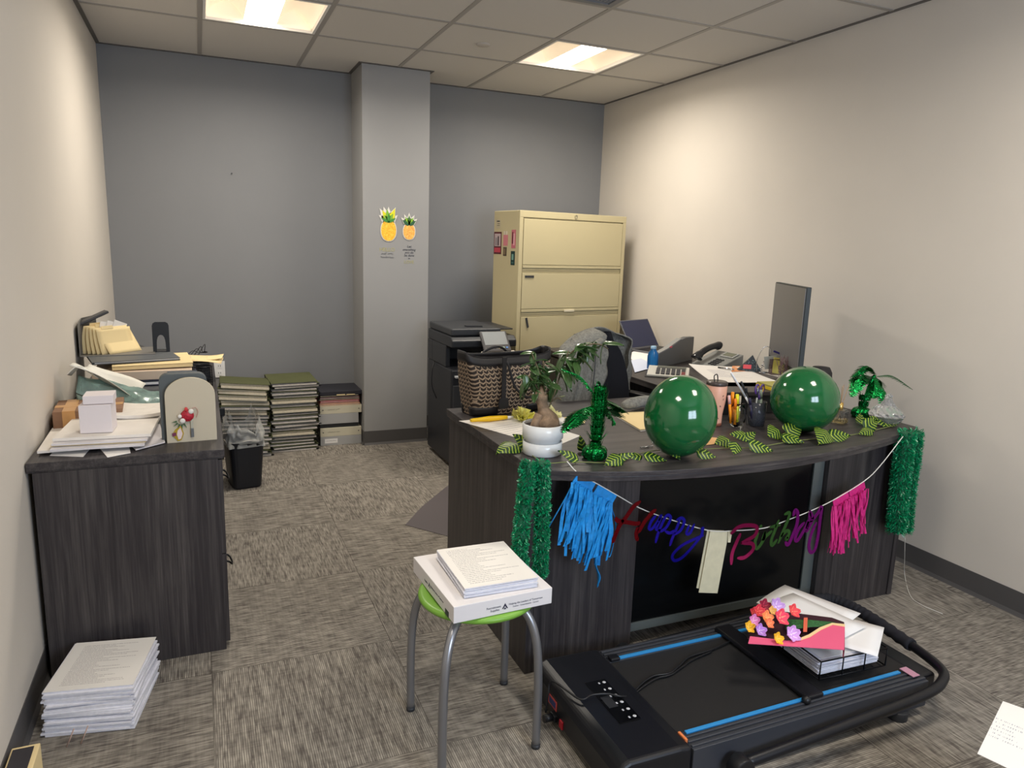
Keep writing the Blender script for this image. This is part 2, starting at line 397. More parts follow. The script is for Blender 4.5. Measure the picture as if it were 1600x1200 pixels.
# ---- credenza along the left wall
CX, CY0, CY1, CZ = .575, -2.845, -.955, .74
t = thing('credenza', 'dark wood-grain credenza against the left wall, crowded with papers and boxes', 'cabinet', (.29, -1.9, 0))
g = G(); g.box(.003, CX, CY0-.003, CY1, CZ-.028, CZ); g.box(.003, CX-.004, CY0+.001, CY1, CZ-.034, CZ-.028); part('worktop', g, WY, t, .002, world=True)
g = G(); g.box(.018, CX-.022, CY0, CY0+.022, 0, CZ-.034); part('end_panel', g, WZ, t, .001, world=True)
g = G(); g.box(.018, CX-.022, CY1-.022, CY1, 0, CZ-.034); part('end_panel', g, WZ, t, .001, world=True)
g = G(); g.box(.018, CX-.03, CY0+.022, CY1-.022, .04, CZ-.034); part('body', g, WZ, t, world=True)
def pull(p, y, z, t_, x=CX):
    g = G(); g.tube(bez([(x-.002, y-.03, z), (x+.012, y-.03, z-.006), (x+.022, y-.015, z-.022), (x+.022, y+.015, z-.022), (x+.012, y+.03, z-.006), (x-.002, y+.03, z)], 4), .0035, 6)
    part(p, g, M_BLKMET, t_, world=True)
for y0, y1, nm in ((CY0+.002, CY0+.5, 'd'), (CY1-.5, CY1-.002, 'd'), (CY0+.503, CY0+.94, 'o'), (CY0+.943, CY1-.503, 'o')):
    rows = ((.03, .36), (.363, CZ-.038)) if nm == 'd' else ((.03, CZ-.038),)
    for z0, z1 in rows:
        g = G(); g.box(CX-.03+.002, CX-.008, y0+.001, y1-.001, z0, z1); d = part('drawer' if nm == 'd' else 'door', g, WZ, t, .001, world=True)
        pull('handle', (y0+y1)/2, z1-.12, d, CX-.008)

# ---- bow-fronted desk
DX0, DX1, DYB, DZ = 1.476, 3.285, -2.5, .75
t = thing('bow_front_desk', 'large dark wood-grain desk with bowed front edge and dark glass front, hung with party banner', 'desk', (2.37, -3.0, 0))
bow = [(DX0, -3.405), (1.53, -3.43), (1.64, -3.475), (1.76, -3.512), (1.9, -3.54), (2.05, -3.558), (2.25, -3.565), (2.45, -3.553), (2.65, -3.525), (2.85, -3.485), (3.0, -3.447), (3.15, -3.40), (DX1, -3.352)]
def scale_bow(d): return [(x, y+d) for x, y in bow]
g = G(); g.prism([(DX1, DYB), (DX0, DYB)]+scale_bow(0), DZ-.016, DZ); g.prism([(DX1-.002, DYB), (DX0+.002, DYB)]+scale_bow(.004), DZ-.034, DZ-.0165)
part('desktop', g, WX, t, .002, world=True)
g = G(); g.box(1.49, 1.515, -3.355, DYB, 0, DZ-.034); part('end_panel', g, WZ, t, .001, world=True)
g = G(); g.box(3.225, 3.25, -3.36, DYB, 0, DZ-.034); part('end_panel', g, WZ, t, .001, world=True)
g = G(); g.box(1.516, 1.912, -3.355, -3.335, 0, DZ-.034); g.box(1.892, 1.912, -3.334, DYB-.05, 0, DZ-.034); part('front_panel', g, WZ, t, .001, world=True)
g = G(); g.box(2.80, 3.224, -3.355, -3.335, 0, DZ-.034); g.box(2.80, 2.82, -3.334, DYB-.05, 0, DZ-.034); part('front_panel', g, WZ, t, .001, world=True)
M_DGL = mat('smoked_glass', (14, 15, 16), .22, spec=.35); M_BRK = mat('satin_trim', (122, 130, 128), .35, .5)
g = G(); g.box(1.914, 2.798, -3.325, -3.317, .09, DZ-.036); part('glass_panel', g, M_DGL, t, world=True, label='dark smoked glass modesty panel')
g = G(); g.box(1.914, 2.798, -3.333, -3.312, .062, .094); g.box(2.745, 2.798, -3.333, -3.326, .094, DZ-.036); g.box(1.914, 1.926, -3.331, -3.326, .094, DZ-.036)
part('glass_channel', g, M_BRK, t, .001, world=True, label='satin aluminium channel holding the glass')
# ---- return desk along the right wall behind it
t = thing('return_desk', 'dark wood-grain side desk along the right wall, carrying laptop and phone', 'desk', (3.15, -1.68, 0))
g = G(); g.box(2.72, RW-.022, -2.497, -.87, .718, .75); part('worktop', g, WY, t, .002, world=True)
g = G(); g.box(2.74, RW-.03, -.9, -.878, 0, .718); part('end_panel', g, WZ, t, world=True)
g = G(); g.box(3.55, 3.57, -2.49, -.9, .2, .718); part('back_panel', g, WZ, t, world=True)
g = G(); g.box(2.76, 3.5, -1.35, -.905, .04, .715); b_ = part('drawer_unit', g, WZ, t, world=True)
for z0, z1 in ((.06, .36), (.365, .70)):
    g = G(); g.box(2.742, 2.758, -1.345, -.91, z0, z1); d = part('drawer', g, WZ, b_, .001, world=True)
# ---- monitor riser on the desk
t = thing('monitor_riser', 'low black riser on the desk behind the pen cup, piled with papers', 'riser', (2.83, -2.84, .75), math.radians(-8))
g = G(); g.box(-.27, .27, -.14, .15, .085, .103); part('shelf', g, WX, t, .002)
g = G(); g.box(-.26, .26, -.128, .145, 0, .085); part('base', g, M_BLACK, t, .003)

# ---- lateral filing cabinet, standing slightly askew in the corner
FT = 1.685
M_PUTTY = mat('putty_enamel', (196, 184, 146), .45, spec=.4, bump=.03, bscale=120); M_PUT2 = mat('putty_recess', (150, 139, 108), .5)
ft = thing('filing_cabinet', 'tall putty-coloured lateral filing cabinet with magnets on its side, in the right corner', 'filing cabinet', (2.535, -.80, 0), math.radians(9.5))
FW, FD = .95, .335
g = G(); g.box(0, FW, .02, FD, 0, FT); part('body', g, M_PUTTY, ft, .004)
g = G(); g.box(0, FW, 0, .02, FT-.045, FT); g.box(0, .03, 0, .02, 0, FT-.045); g.box(FW-.03, FW, 0, .02, 0, FT-.045); g.box(.03, FW-.03, .004, .02, 0, .06)
part('face_frame', g, M_PUTTY, ft, .002)
zt_ = [FT-.05, 1.295, .99, .685, .38, .065]
for i in range(5):
    z1, z0 = zt_[i]-.004, zt_[i+1]+.004
    g = G(); g.box(.034, FW-.034, -.002, .0195, z0+.022, z1-(.0 if i == 0 else .026)); d = part('drawer', g, M_PUTTY, ft, .002)
    g = G(); g.cur = 0; g.box(.034, FW-.034, -.004, .012, z0, z0+.018)
    if i: g.box(.034, FW-.034, .004, .019, z1-.024, z1-.004); g.box(.034, FW-.034, -.003, .006, z1-.004, z1)
    part('pull_rail', g, M_PUTTY, d, .0015)
    if i == 2-0 or i == 1:
        g = G(); cx = FW*.47
        if i == 1: g.box(cx-.045, cx+.045, -.012, -.0045, z0-.004, z0+.012); part('label_holder', g, mat('cream_tab', (228, 218, 190), .5), d, .001)
g = G(); g.lathe([(.0001, -.004), (.011, -.004), (.012, 0), (.012, .004)], (0, 0, 0), 20, Mx((FW*.5, -.002, FT-.022), PI/2)); part('lock', g, M_CHROME, ft)
g = G(); g.box(.065, .125, -.006, -.002, 1.205, 1.222)
one('filing_magnet', 'small grey magnetic strip near the top left of the second drawer', 'magnet', G().box(0, .075, -.003, 0, 0, .016), M_DK, tuple(PM[ft] @ Vector((.055, -.0025, 1.232))), math.radians(9.5))
one('magnetic_clip', 'dark slim clip hanging askew on the third drawer of the filing cabinet', 'clip', G().box(0, .014, -.006, 0, -.07, 0), M_DK, tuple(PM[ft] @ Vector((.07, -.0025, .952))), rot=(0, math.radians(-14), math.radians(9.5)))
# magnets and photos on its left side (local x = 0 face)
def sidemag(name, label, cat, y, z, w, h, mats_geo, grp=None):
    g = G()
    for mi, (a, b, c, d, th) in enumerate(mats_geo[0]):
        g.cur = mi; g.box(-th, -.0005, a*.8, b*.8, c, d)
    return one(name, label, cat, g, mats_geo[1], tuple(PM[ft] @ Vector((0, y*.8, z))), math.radians(9.5))
mc = lambda n, c: mat(n, c, .4)
sidemag('photo_magnet', 'framed red and white photo magnet on the filing cabinet side', 'magnet', .285, 1.385, .1, .14,
        ([(0, .125, 0, .155, .002), (.012, .113, .055, .143, .003), (.012, .113, .012, .045, .0032), (.04, .06, .06, .125, .0036), (.075, .095, .06, .115, .0036)], [mc('maroon', (92, 38, 44)), mc('photo_pale', (190, 170, 170)), mc('photo_red', (190, 70, 84)), mc('photo_dark', (60, 52, 56)), mc('photo_grey', (130, 126, 130))]))
sidemag('note_magnet', 'pale paper note above the photo magnet on the cabinet side', 'note', .31, 1.565, .08, .06,
        ([(0, .075, 0, .06, .001), (.01, .06, .045, .052, .0015), (.01, .05, .03, .033, .0015), (.01, .055, .018, .021, .0015)], [mc('note_beige', (190, 178, 150)), mc('ink', (52, 52, 60)), mc('ink', 0), mc('ink', 0)]))
sidemag('pink_magnet', 'pink figure magnet in the middle of the cabinet side', 'magnet', .18, 1.445, .07, .1,
        ([(.0, .07, 0, .075, .003), (.01, .03, .075, .10, .003), (.045, .065, .075, .10, .003)], [mc('rose', (206, 128, 134)), mc('cream_bit', (214, 204, 184)), mc('cream_bit', 0)]))
sidemag('tall_pink_magnet', 'tall pink patterned magnet by the front edge of the cabinet side', 'magnet', .055, 1.43, .06, .12,
        ([(0, .062, 0, .125, .003), (.012, .03, .02, .10, .004), (.036, .05, .03, .11, .004)], [mc('rose2', (196, 110, 122)), mc('rose_pale', (224, 170, 176)), mc('maroon', 0)]))
sidemag('brown_magnet', 'small brown oval magnet below the pink figure magnet', 'magnet', .19, 1.375, .05, .05,
        ([(.005, .055, 0, .06, .004), (.015, .045, .01, .05, .006)], [mc('brown_mag', (84, 70, 54)), mc('tan_mag', (124, 104, 80))]))
sidemag('teal_magnet', 'dark teal rectangular magnet with pale oval, low by the front edge', 'magnet', .06, 1.315, .06, .09,
        ([(0, .06, 0, .095, .003), (.016, .044, .035, .075, .004), (.012, .048, .012, .022, .004)], [mc('teal_mag', (30, 58, 56)), mc('teal_pale', (120, 160, 146)), mc('teal_mid', (66, 104, 96))]))

# ---- floor-standing copier left of the filing cabinet
M_CB = mat('copier_black', (34, 36, 41), .42); M_CB2 = mat('copier_charcoal', (52, 54, 58), .5)
t = thing('copier', 'tall black office copier standing left of the filing cabinet', 'copier', (2.18, -.86, 0))
cx0, cx1, cyf, cyb = 1.965, 2.44, -1.10, -.58
g = G(); g.box(cx0, cx1, cyf, cyb, .03, .66); part('body', g, M_CB, t, .012, world=True)
for z0, z1 in ((.06, .22), (.23, .40), (.41, .56)):
    g = G(); g.box(cx0+.01, cx1-.01, cyf-.012, cyf+.001, z0, z1); d = part('paper_drawer', g, M_CB2, t, .006, world=True)
    g = G(); g.box(cx0+.16, cx1-.16, cyf-.018, cyf-.011, z1-.035, z1-.015); part('handle', g, M_BLACK, d, .002, world=True)
g = G(); g.box(cx0, cx1-.02, cyb-.10, cyb, .66, .80); g.box(cx0, cx0+.03, cyf+.12, cyb-.1, .66, .80); part('output_bay', g, M_CB, t, .004, world=True)
g = G(); g.prism([(cyf, .80), (cyb, .80), (cyb, .87), (cyf+.04, .87), (cyf, .845)], cx0, cx1-.03, Matrix(((0, 0, 1, 0), (1, 0, 0, 0), (0, 1, 0, 0), (0, 0, 0, 1)))); part('scanner', g, M_CB, t, .008, world=True)
g = G(); g.box(cx0+.005, cx1-.13, cyf+.03, cyb-.01, .872, .918); part('feeder_cover', g, M_CB2, t, .01, seg=3, world=True)
g = G(); g.box(cx1-.125, cx1-.035, cyf+.06, cyb-.05, .905, .913); g.box(cx0+.14, cx0+.25, cyf+.12, cyf+.17, .9185, .926); part('feeder_tray', g, M_CB, t, .003, world=True)
g = G(); g.box(cx0+.02, cx0+.12, cyf-.03, cyf+.05, .61, .622); part('front_lip', g, mat('pale_tab', (180, 184, 188), .4), t, .002, world=True)
# control panel on its tilted arm
g = G(); g.T = PM[t].inverted() @ Mx((2.235, -1.16, .845), math.radians(52), 0, math.radians(4))
g.box(-.095, .095, -.075, .075, -.012, .006); cpn = part('control_panel', g, mat('panel_grey', (74, 72, 74), .4), t, .008, seg=3)
g = G(); g.T = PM[t].inverted() @ Mx((2.235, -1.16, .845), math.radians(52), 0, math.radians(4)); g.box(-.08, .08, -.028, .066, .0061, .0075); part('touch_screen', g, mat('screen_grey', (150, 154, 156), .15), cpn)
for k, c in enumerate([(60, 60, 66), (60, 60, 66), (60, 60, 66), (235, 226, 170), (160, 190, 170), (90, 130, 190)]):
    g = G(); g.T = PM[t].inverted() @ Mx((2.235, -1.16, .845), math.radians(52), 0, math.radians(4)); x = -.066+k*.025+(.008 if k > 2 else 0); g.box(x-.008, x+.008, -.056, -.044, .006, .009); part('button', g, mat('btn%d' % (0 if k < 3 else k), c, .4), cpn, .0015)
g = G(); g.T = PM[t].inverted() @ Mx((2.235, -1.13, .80)); g.box(-.06, .06, -.0, .08, -.03, .03); part('panel_arm', g, M_CB, t, .006)
one('notepad', 'white notepad wedged below the copier control panel', 'notepad', G().box(-.12, .11, -.10, .02, -.008, .008), mat('notepad_white', (216, 210, 196), .7), (2.25, -1.2, .775), math.radians(3), .002, rot=(math.radians(14), 0, math.radians(3)))
g = G(); g.tube(bez([(cx0-.004, -.75, .66), (cx0-.03, -.78, .60), (cx0-.035, -.8, .5), (cx0-.01, -.82, .42)], 6), .004, 6); part('power_cable', g, M_BLACK, t, world=True)

# ---- green stool
SX, SY = 1.234, -3.557
t = thing('stool', 'green round-seat stool with four bent grey metal legs in the foreground', 'stool', (SX, SY, 0))
g = G(); g.lathe([(.0001, .452), (.145, .452), (.163, .456), (.173, .452), (.175, .444), (.171, .438), (.15, .436), (.0001, .436)], (0, 0, 0), 48); part('seat', g, mat('lime_plastic', (122, 172, 66), .35), t)
M_LEG = mat('grey_metallic_leg', (150, 151, 155), .33, .75)
feet = [(1.075, -3.405), (1.404, -3.379), (1.372, -3.702), (1.069, -3.746)]
for fx, fy in feet:
    dx, dy = fx-SX, fy-SY; p = [(dx*.3, dy*.3, .428), (dx*.62, dy*.62, .434), (dx*.82, dy*.82, .405), (dx*.95, dy*.95, .33), (dx*1.0, dy*1.0, .2), (dx*1.0, dy*1.0, .0)]
    g = G(); g.tube(bez(p, 6), .0125, 14); lg = part('leg', g, M_LEG, t)
    g = G(); g.cyl((dx, dy, 0), (dx, dy, .012), .0138); part('foot_cap', g, M_DK, lg)

# ---- walking pad treadmill
M_TB = mat('treadmill_black', (19, 20, 25), .38, spec=.5); M_BELT = mat('treadmill_belt', (38, 37, 37), .62, spec=.3, bump=.3, bscale=900); M_TG = mat('treadmill_grey', (58, 60, 66), .4)
M_BLUE = mat('blue_strip', (52, 142, 205), .4)
tm = thing('treadmill', 'flat black walking pad treadmill with blue-edged rails lying in front of the desk', 'treadmill', (2.15, -3.74, 0))
NY, FY = -4.005, -3.485
g = G(); prof = [(1.462, .02), (1.70, .02), (1.70, .128), (1.66, .134), (1.50, .136), (1.474, .125), (1.462, .10)]
g.prism(prof, 0, 1, Matrix(((1, 0, 0, 0), (0, 0, (FY-NY), NY), (0, 1, 0, 0), (0, 0, 0, 1)))); part('motor_cover', g, M_TB, tm, .014, seg=4, world=True)
g = G(); g.box(1.70, 2.62, NY+.075, FY-.075, .10, .117); part('belt', g, M_BELT, tm, .002, world=True)
g = G(); g.box(1.70, 2.61, NY+.08, FY-.08, .03, .098); part('deck', g, M_TB, tm, world=True)
for s, y0, y1 in ((0, NY, NY+.074), (1, FY-.074, FY)):
    g = G(); g.box(1.701, 2.62, y0, y1, .03, .118)
    for k in range(3):
        c = y0+.014+k*.018+(.01 if s else 0); g.box(1.703, 2.618, c-.0045, c+.0045, .118, .1235)
    r = part('side_rail', g, M_TG, tm, .0015, world=True)
    yb = (y1-.009) if not s else (y0+.009)
    g = G(); g.box(1.72, 2.565, yb-.006, yb+.006, .1185, .125); part('blue_strip', g, M_BLUE, r, .001, world=True)
g = G(); g.box(1.694, 1.702, NY+.03, NY+.066, .117, .131); part('end_cap', g, mat('orange_cap', (226, 130, 76), .5), tm, .001, world=True, label='small orange end cap')
g = G(); g.box(2.575, 2.605, NY+.022, NY+.073, .1265, .1285); part('warning_label', g, mat('label_rose', (190, 140, 160), .5), tm, world=True)
g = G(); g.box(2.62, 2.70, NY+.03, FY-.03, .025, .112); part('rear_cover', g, M_TB, tm, .014, seg=4, world=True)
g = G(); g.box(1.555, 1.625, -3.86, -3.655, .1362, .1375); pn = part('control_panel', g, mat('gloss_black', (10, 11, 14), .12), tm, .0006, world=True)
for k in range(6):
    g = G(); y = -3.672-k*.0345; g.lathe([(.0001, .0005), (.0045, .0005), (.0055, 0)], (1.613, y, .1377), 12); g.box(1.625-.032, 1.625-.027, y-.004, y+.004, .1376, .138); part('button', g, mat('legend_white', (196, 198, 204), .4), pn, world=True)
g = G(); g.box(1.562, 1.592, -3.79, -3.735, .1376, .1382); part('display', g, mat('display_grey', (46, 47, 50), .2), pn, world=True)
g = G(); g.cur = 0; g.box(1.460, 1.4625, -3.655, -3.60, .062, .092); g.cur = 1; g.box(1.4595, 1.4605, -3.649, -3.606, .067, .087)
part('sticker', g, [mat('sticker_red', (190, 74, 70), .4), mat('sticker_blue', (40, 52, 110), .4)], tm, world=True)
g = G(); g.box(1.458, 1.464, -3.70, -3.68, .03, .055); part('power_switch', g, mat('switch_red', (170, 26, 40), .4), tm, .001, world=True)
g = G(); g.box(1.452, 1.463, -3.66, -3.63, .028, .05); part('power_inlet', g, M_BLACK, tm, .002, world=True)
g = G(); g.box(1.705, 1.74, FY-.078, FY-.05, .119, .131); part('belt_guide', g, M_TB, tm, .004, world=True)
# folded handrail: one tube looping round the back end
hp = [(1.84, NY-.042, .07), (2.05, NY-.044, .083), (2.35, NY-.044, .10), (2.55, NY-.042, .113), (2.65, NY-.022, .12), (2.715, NY+.03, .122), (2.75, -3.84, .123), (2.775, -3.66, .123), (2.775, -3.56, .123), (2.75, FY+.005, .122), (2.66, FY+.034, .118), (2.45, FY+.036, .10), (2.15, FY+.036, .083), (1.84, FY+.036, .07)]
g = G(); g.tube(bez(hp, 8), .016, 14); hr = part('handrail', g, M_TB, tm, world=True)
g = G(); q = bez([hp[6], hp[7], hp[8], hp[9], hp[10]], 14); g.tube(q, [.0215+.0022*math.sin(i*1.9) for i in range(len(q))], 14); part('foam_grip', g, mat('foam', (26, 27, 34), .85), hr, world=True)
for y, s in ((NY-.042, -1), (FY+.036, 1)):
    g = G(); g.cyl((1.83, y-.022, .06), (1.83, y+.022, .06), .034, n=28); part('pivot_cap', g, M_BLACK, tm, .004, world=True)
g = G(); g.box(2.155, 2.225, NY+.05, FY-.03, .119, .138); part('console_bar', g, mat('console_black', (24, 24, 28), .3), tm, .008, seg=3, world=True)
g = G(); g.ball((2.15, NY+.05, .13), .014); part('console_knob', g, M_BLACK, tm, world=True)
for x, y in ((2.52, NY+.02), (2.52, FY-.02), (1.56, NY+.04), (1.56, FY-.04)):
    g = G(); g.cyl((x, y, 0), (x, y, .03), .032, n=24); part('foot', g, M_DK, tm, .002, world=True)

# ---- task chair behind the desk
cp = thing('office_chair', 'black high-backed office chair with a grey jacket over it, behind the desk', 'office chair', (2.36, -2.17, .004))
CHR = Mx((2.375, -2.25, .005), 0, 0, math.radians(-64))       # local +x = towards where the sitter looks
def backp(u, v):                    # u across -1..1, v up 0..1
    w = .235*(1-.25*v**3)*(1 if v < .8 else math.sqrt(max(0, 1-((v-.8)/.2)**2*.55))); z = .50+v*.52
    return Vector((-.02+.05*u*u-.06*v*v+.02*math.sin(v*PI), u*w, z-(.03*u*u*v)))
g = G(); g.T = PM[cp].inverted() @ CHR; g.grid(lambda a, b: backp(2*a-1, b), 16, 14, .055); part('backrest', g, mat('chair_fabric', (34, 35, 40), .9, spec=.2, bump=.3, bscale=700), cp, .008)
g = G(); g.T = PM[cp].inverted() @ CHR; g.box(.02, .36, -.23, .23, .42, .49); part('seat', g, mat('chair_fabric'), cp, .03, seg=4)
for s in (-1, 1):
    g = G(); g.T = PM[cp].inverted() @ CHR; g.tube(bez([(.08, s*.27, .45), (.10, s*.29, .6), (.05, s*.29, .665)], 5), .014, 8); g.box(-.01, .24, s*.29-.035, s*.29+.035, .665, .69); part('armrest', g, M_BLACK, cp, .004)
g = G(); g.T = PM[cp].inverted() @ CHR; g.cyl((.19, 0, .09), (.19, 0, .42), .028); part('gas_lift', g, M_CHROME, cp)
for k in range(5):
    a = k*2*PI/5+.3; g = G(); g.T = PM[cp].inverted() @ CHR; c, s = math.cos(a), math.sin(a)
    g.tube([(.19, 0, .11), (.19+.27*c, .27*s, .075)], [.024, .016], 8); bs = part('base_arm', g, M_BLACK, cp)
    g = G(); g.T = PM[cp].inverted() @ CHR; g.cyl((.19+.27*c-s*.02, .27*s+c*.02, .028), (.19+.27*c+s*.02, .27*s-c*.02, .028), .028); part('caster', g, M_DK, bs)
g = G(); g.prism([(1.45, -1.92), (1.60, -1.70), (1.85, -1.40), (3.0, -1.40), (3.0, -2.42), (1.88, -2.42), (1.70, -2.25)], .0, .0025)
one('chair_mat', 'thin grey chair mat on the carpet behind the desk', 'mat', g, mat('chair_mat', (94, 88, 90), .5), (0, 0, 0))

# ================================================================== things on the desk
Z = .75
rnd = R_.uniform
M_BALL = mat('green_latex', (18, 98, 50), .12, spec=.6, coat=.5, trans=.12)
def balloon(lab, px, py, zc, rx, rz_, tilt):
    c = zt(px, py, zc); t = thing('balloon', lab, 'balloon', (c.x, c.y, Z), 0, None)
    M = Mx((0, 0, zc-Z), tilt[0], tilt[1])
    prof = []
    for i in range(25):
        a = PI*i/24; r = math.sin(a)*rx; z = -math.cos(a)*rz_
        if a < .9: r *= 1-.06*(1-a/.9)
        prof.append((max(r, 1e-4), z))
    g = G(); g.T = M; g.lathe(prof, n=48); part('skin', g, M_BALL, t)
    g = G(); g.T = M @ Mx((rx*1.0, .03, -.03), 0, math.radians(100)); g.lathe([(.012, -.004), (.005, .004), (.004, .009), (.009, .018), (.0095, .0195), (.006, .016)], n=12); part('knot', g, M_BALL, t)
balloon('green balloon on the desk, left of the peach tumbler', 1063, 650, .892, .1235, .1415, (0, .12))
balloon('green balloon on the desk between the pen cup and the reed diffuser', 1257, 624, .884, .131, .133, (.1, -.35))

# leaf garland: one stem with striped leaves along the front edge of the desk
t_ = NT('striped_leaf', .45, .4); x, y, z = t_.sep(t_.co)[:3]
ay = t_.math('ABSOLUTE', y); ph = t_.math('SUBTRACT', t_.math('MULTIPLY', x, 1.0), t_.math('MULTIPLY', ay, .75))
wv = t_.math('FRACT', t_.math('ADD', t_.math('MULTIPLY', ph, 66.0), t_.math('MULTIPLY', t_.noise(t_.co, 60, 1), .5)))
c_ = t_.ramp(wv, [(.48, (24, 60, 18)), (.56, (120, 150, 34)), (.66, (196, 206, 84)), (.76, (120, 150, 34)), (.86, (24, 60, 18))])
M_LEAFS = t_.col(c_); M_STEM = mat('pale_green_stem', (120, 128, 74), .6)
def leafmesh(L, Wd, curl):
    g = G()
    def fn(u, v):
        s = 2*v-1; w = Wd*.5*(math.sin(PI*min(1, u**.62))**.8)*(1-.25*u)
        return (u*L-(.1*L*abs(s) if u < .3 else 0)*0, s*w, .004+curl*L*(u*(1-u))*1.2-abs(s)*w*.25+.3*curl*L*abs(s)*u)
    g.grid(fn, 10, 6, .0006); return g
vt = thing('leaf_garland', 'artificial vine of yellow-striped green leaves along the front edge of the desk', 'garland', (2.3, -3.42, Z))
stem_px = [(806, 722), (846, 742), (880, 730), (915, 738), (960, 712), (1010, 700), (1050, 706), (1090, 702), (1140, 702), (1180, 700), (1235, 692), (1290, 688), (1340, 682), (1400, 668)]
stem_px = [(p, q) for p, q in stem_px]
def onD(px, py, z=Z):
    p = zt(px, py, z); return p
g = G(); sp = bez([onD(a, b, Z+.004+.003*(i % 2)) for i, (a, b) in enumerate([(815, 700), (850, 722), (884, 722), (912, 722), (960, 722), (1010, 706), (1050, 703), (1090, 702), (1140, 700), (1180, 699), (1235, 690), (1290, 684), (1340, 678), (1400, 664)])], 6)
g.tube(sp, .0016, 6); part('stem', g, M_STEM, vt, world=True)
# (px, py of leaf middle, length m, width m, heading degrees in plan, curl, roll)
LV = [(793, 702, .10, .07, 205, .25, -25), (815, 698, .07, .05, 140, .2, 30), (908, 700, .05, .035, 95, .3, 50), (888, 718, .07, .035, 150, .25, 20), (958, 722, .075, .05, 200, .15, 0), (975, 716, .09, .03, 10, .1, 10), (1023, 716, .075, .04, -25, .15, 0),
      (1053, 711, .06, .05, -80, .1, 0), (1103, 711, .065, .05, -30, .15, 0), (990, 714, .06, .03, 175, .1, 0), (1128, 694, .07, .055, 190, .12, 0), (1155, 685, .08, .05, 170, .2, 0), (1172, 684, .06, .04, 20, .2, 0), (1148, 703, .06, .05, 230, .15, 0), (1188, 701, .085, .06, -30, .15, 0),
      (1208, 682, .07, .07, 200, .25, 10), (1240, 678, .085, .07, 20, .3, 0), (1238, 688, .075, .065, -40, .3, -20), (1285, 688, .10, .08, 215, .3, 0), (1312, 684, .085, .06, -10, .25, 0), (1352, 676, .08, .04, 190, .1, 0), (1360, 671, .07, .06, 20, .5, 30), (1372, 662, .08, .05, 150, .15, 0), (1395, 662, .09, .035, 0, .1, 0), (1345, 660, .06, .05, 60, .2, 0)]
lm = None
for i, (px, py, L, Wd, hd, cu, ro) in enumerate(LV):
    p = onD(px, py, Z+.012); h = math.radians(hd); L *= 1.12; Wd *= 1.15
    g = leafmesh(L, Wd, cu); o = part('leaf', g, M_LEAFS, vt)
    lp = PM[vt].inverted() @ Vector((p.x-math.cos(h)*L/2, p.y-math.sin(h)*L/2, Z+.008+.002*(i % 3)))
    if i in (0,): lp.z += .0
    Rm = Mx((0, 0, 0), math.radians(38+ro*.6)) @ Mx((0, 0, 0), 0, 0, h)
    lo = min((Rm @ v.co).z for v in o.data.vertices); c0 = sum(((Rm @ v.co) for v in o.data.vertices), Vector())/len(o.data.vertices)
    o.matrix_local = Mx(PM[vt].inverted() @ Vector((p.x-c0.x, p.y-c0.y, Z+.0015-lo))) @ Rm

# bonsai ficus in a white two-tier pot
PT = zt(848, 716, Z); PT = Vector((1.582, -3.235, Z))
t = thing('potted_ficus', 'small ficus tree with a swollen trunk in a white two-tier pot on the desk corner', 'plant', tuple(PT))
M_CER = mat('white_ceramic', (226, 228, 228), .25, coat=.3)
g = G(); g.lathe([(.0001, .0), (.062, 0), (.068, .004), (.068, .044), (.064, .046), (.0655, .04), (.064, .006), (.0001, .006)], n=40); part('saucer', g, M_CER, t)
g = G(); g.lathe([(.0001, .0065), (.058, .0065), (.061, .03), (.061, .052), (.070, .058), (.071, .105), (.0675, .107), (.066, .10), (.066, .07), (.0001, .07)], n=40); part('pot', g, M_CER, t)
g = G(); g.lathe([(.0001, .097), (.03, .0975), (.066, .095), (.066, .09), (.0001, .088)], n=24); part('soil', g, mat('potting_soil', (52, 40, 34), .95, bump=1, bscale=300), t, stuff=True)
M_BARK = mat('ficus_bark', (132, 110, 88), .8, bump=.8, bscale=60, var=.45, vscale=45)
g = G()
g.tube(bez([(.008, -.008, .085), (.01, -.006, .12), (.0, 0, .15), (-.008, .0, .18), (-.014, .002, .205), (-.01, .0, .22), (-.012, 0, .235)], 5), [.036, .040, .043, .044, .043, .040, .036, .031, .027, .024, .021, .0195, .0185, .018, .018, .019, .021, .0225, .024, .024, .023, .0215, .019, .016, .013, .011, .010, .009, .008, .007, .006][:31], 16)
g.tube(bez([(-.02, -.01, .14), (-.034, -.012, .11), (-.04, -.012, .085)], 4), .016, 8); g.tube(bez([(-.012, .004, .20), (-.03, .006, .195), (-.034, .008, .21)], 4), .011, 8)
part('trunk', g, M_BARK, t)
BR = [[(-.012, 0, .23), (-.02, -.005, .27), (-.035, .0, .31), (-.05, .01, .35)], [(-.008, 0, .23), (.0, .01, .28), (.0, .02, .32)], [(.02, 0, .16), (.045, .01, .21), (.065, .02, .26), (.08, .02, .31), (.09, .01, .35)], [(-.02, .004, .22), (-.05, .0, .26), (-.08, -.005, .28)], [(.09, .02, .33), (.14, .03, .36), (.2, .03, .37)], [(.08, .02, .3), (.12, .02, .31), (.15, .02, .33)], [(.03, 0, .18), (.05, 0, .19), (.06, -.01, .185)], [(.2, .03, .37), (.23, .03, .365), (.26, .035, .35)]]
g = G()
for b in BR: g.tube(bez(b, 4), .0026, 6)
part('branch', g, mat('ficus_twig', (96, 84, 60), .7), t)
M_FL = mat('ficus_leaf', (58, 86, 44), .32, spec=.5, coat=.2, var=.25, vscale=20)
def fleaf(L, Wd):
    g = G(); g.grid(lambda u, v: (u*L, (2*v-1)*Wd*.5*math.sin(PI*u**.85)**.75, .004*math.sin(PI*u)*0+abs(2*v-1)*Wd*.12-.25*L*u*u), 8, 4, .0007); return g
LM = [fleaf(.07, .031), fleaf(.05, .025), fleaf(.09, .038)]
LMm = []
fl = []
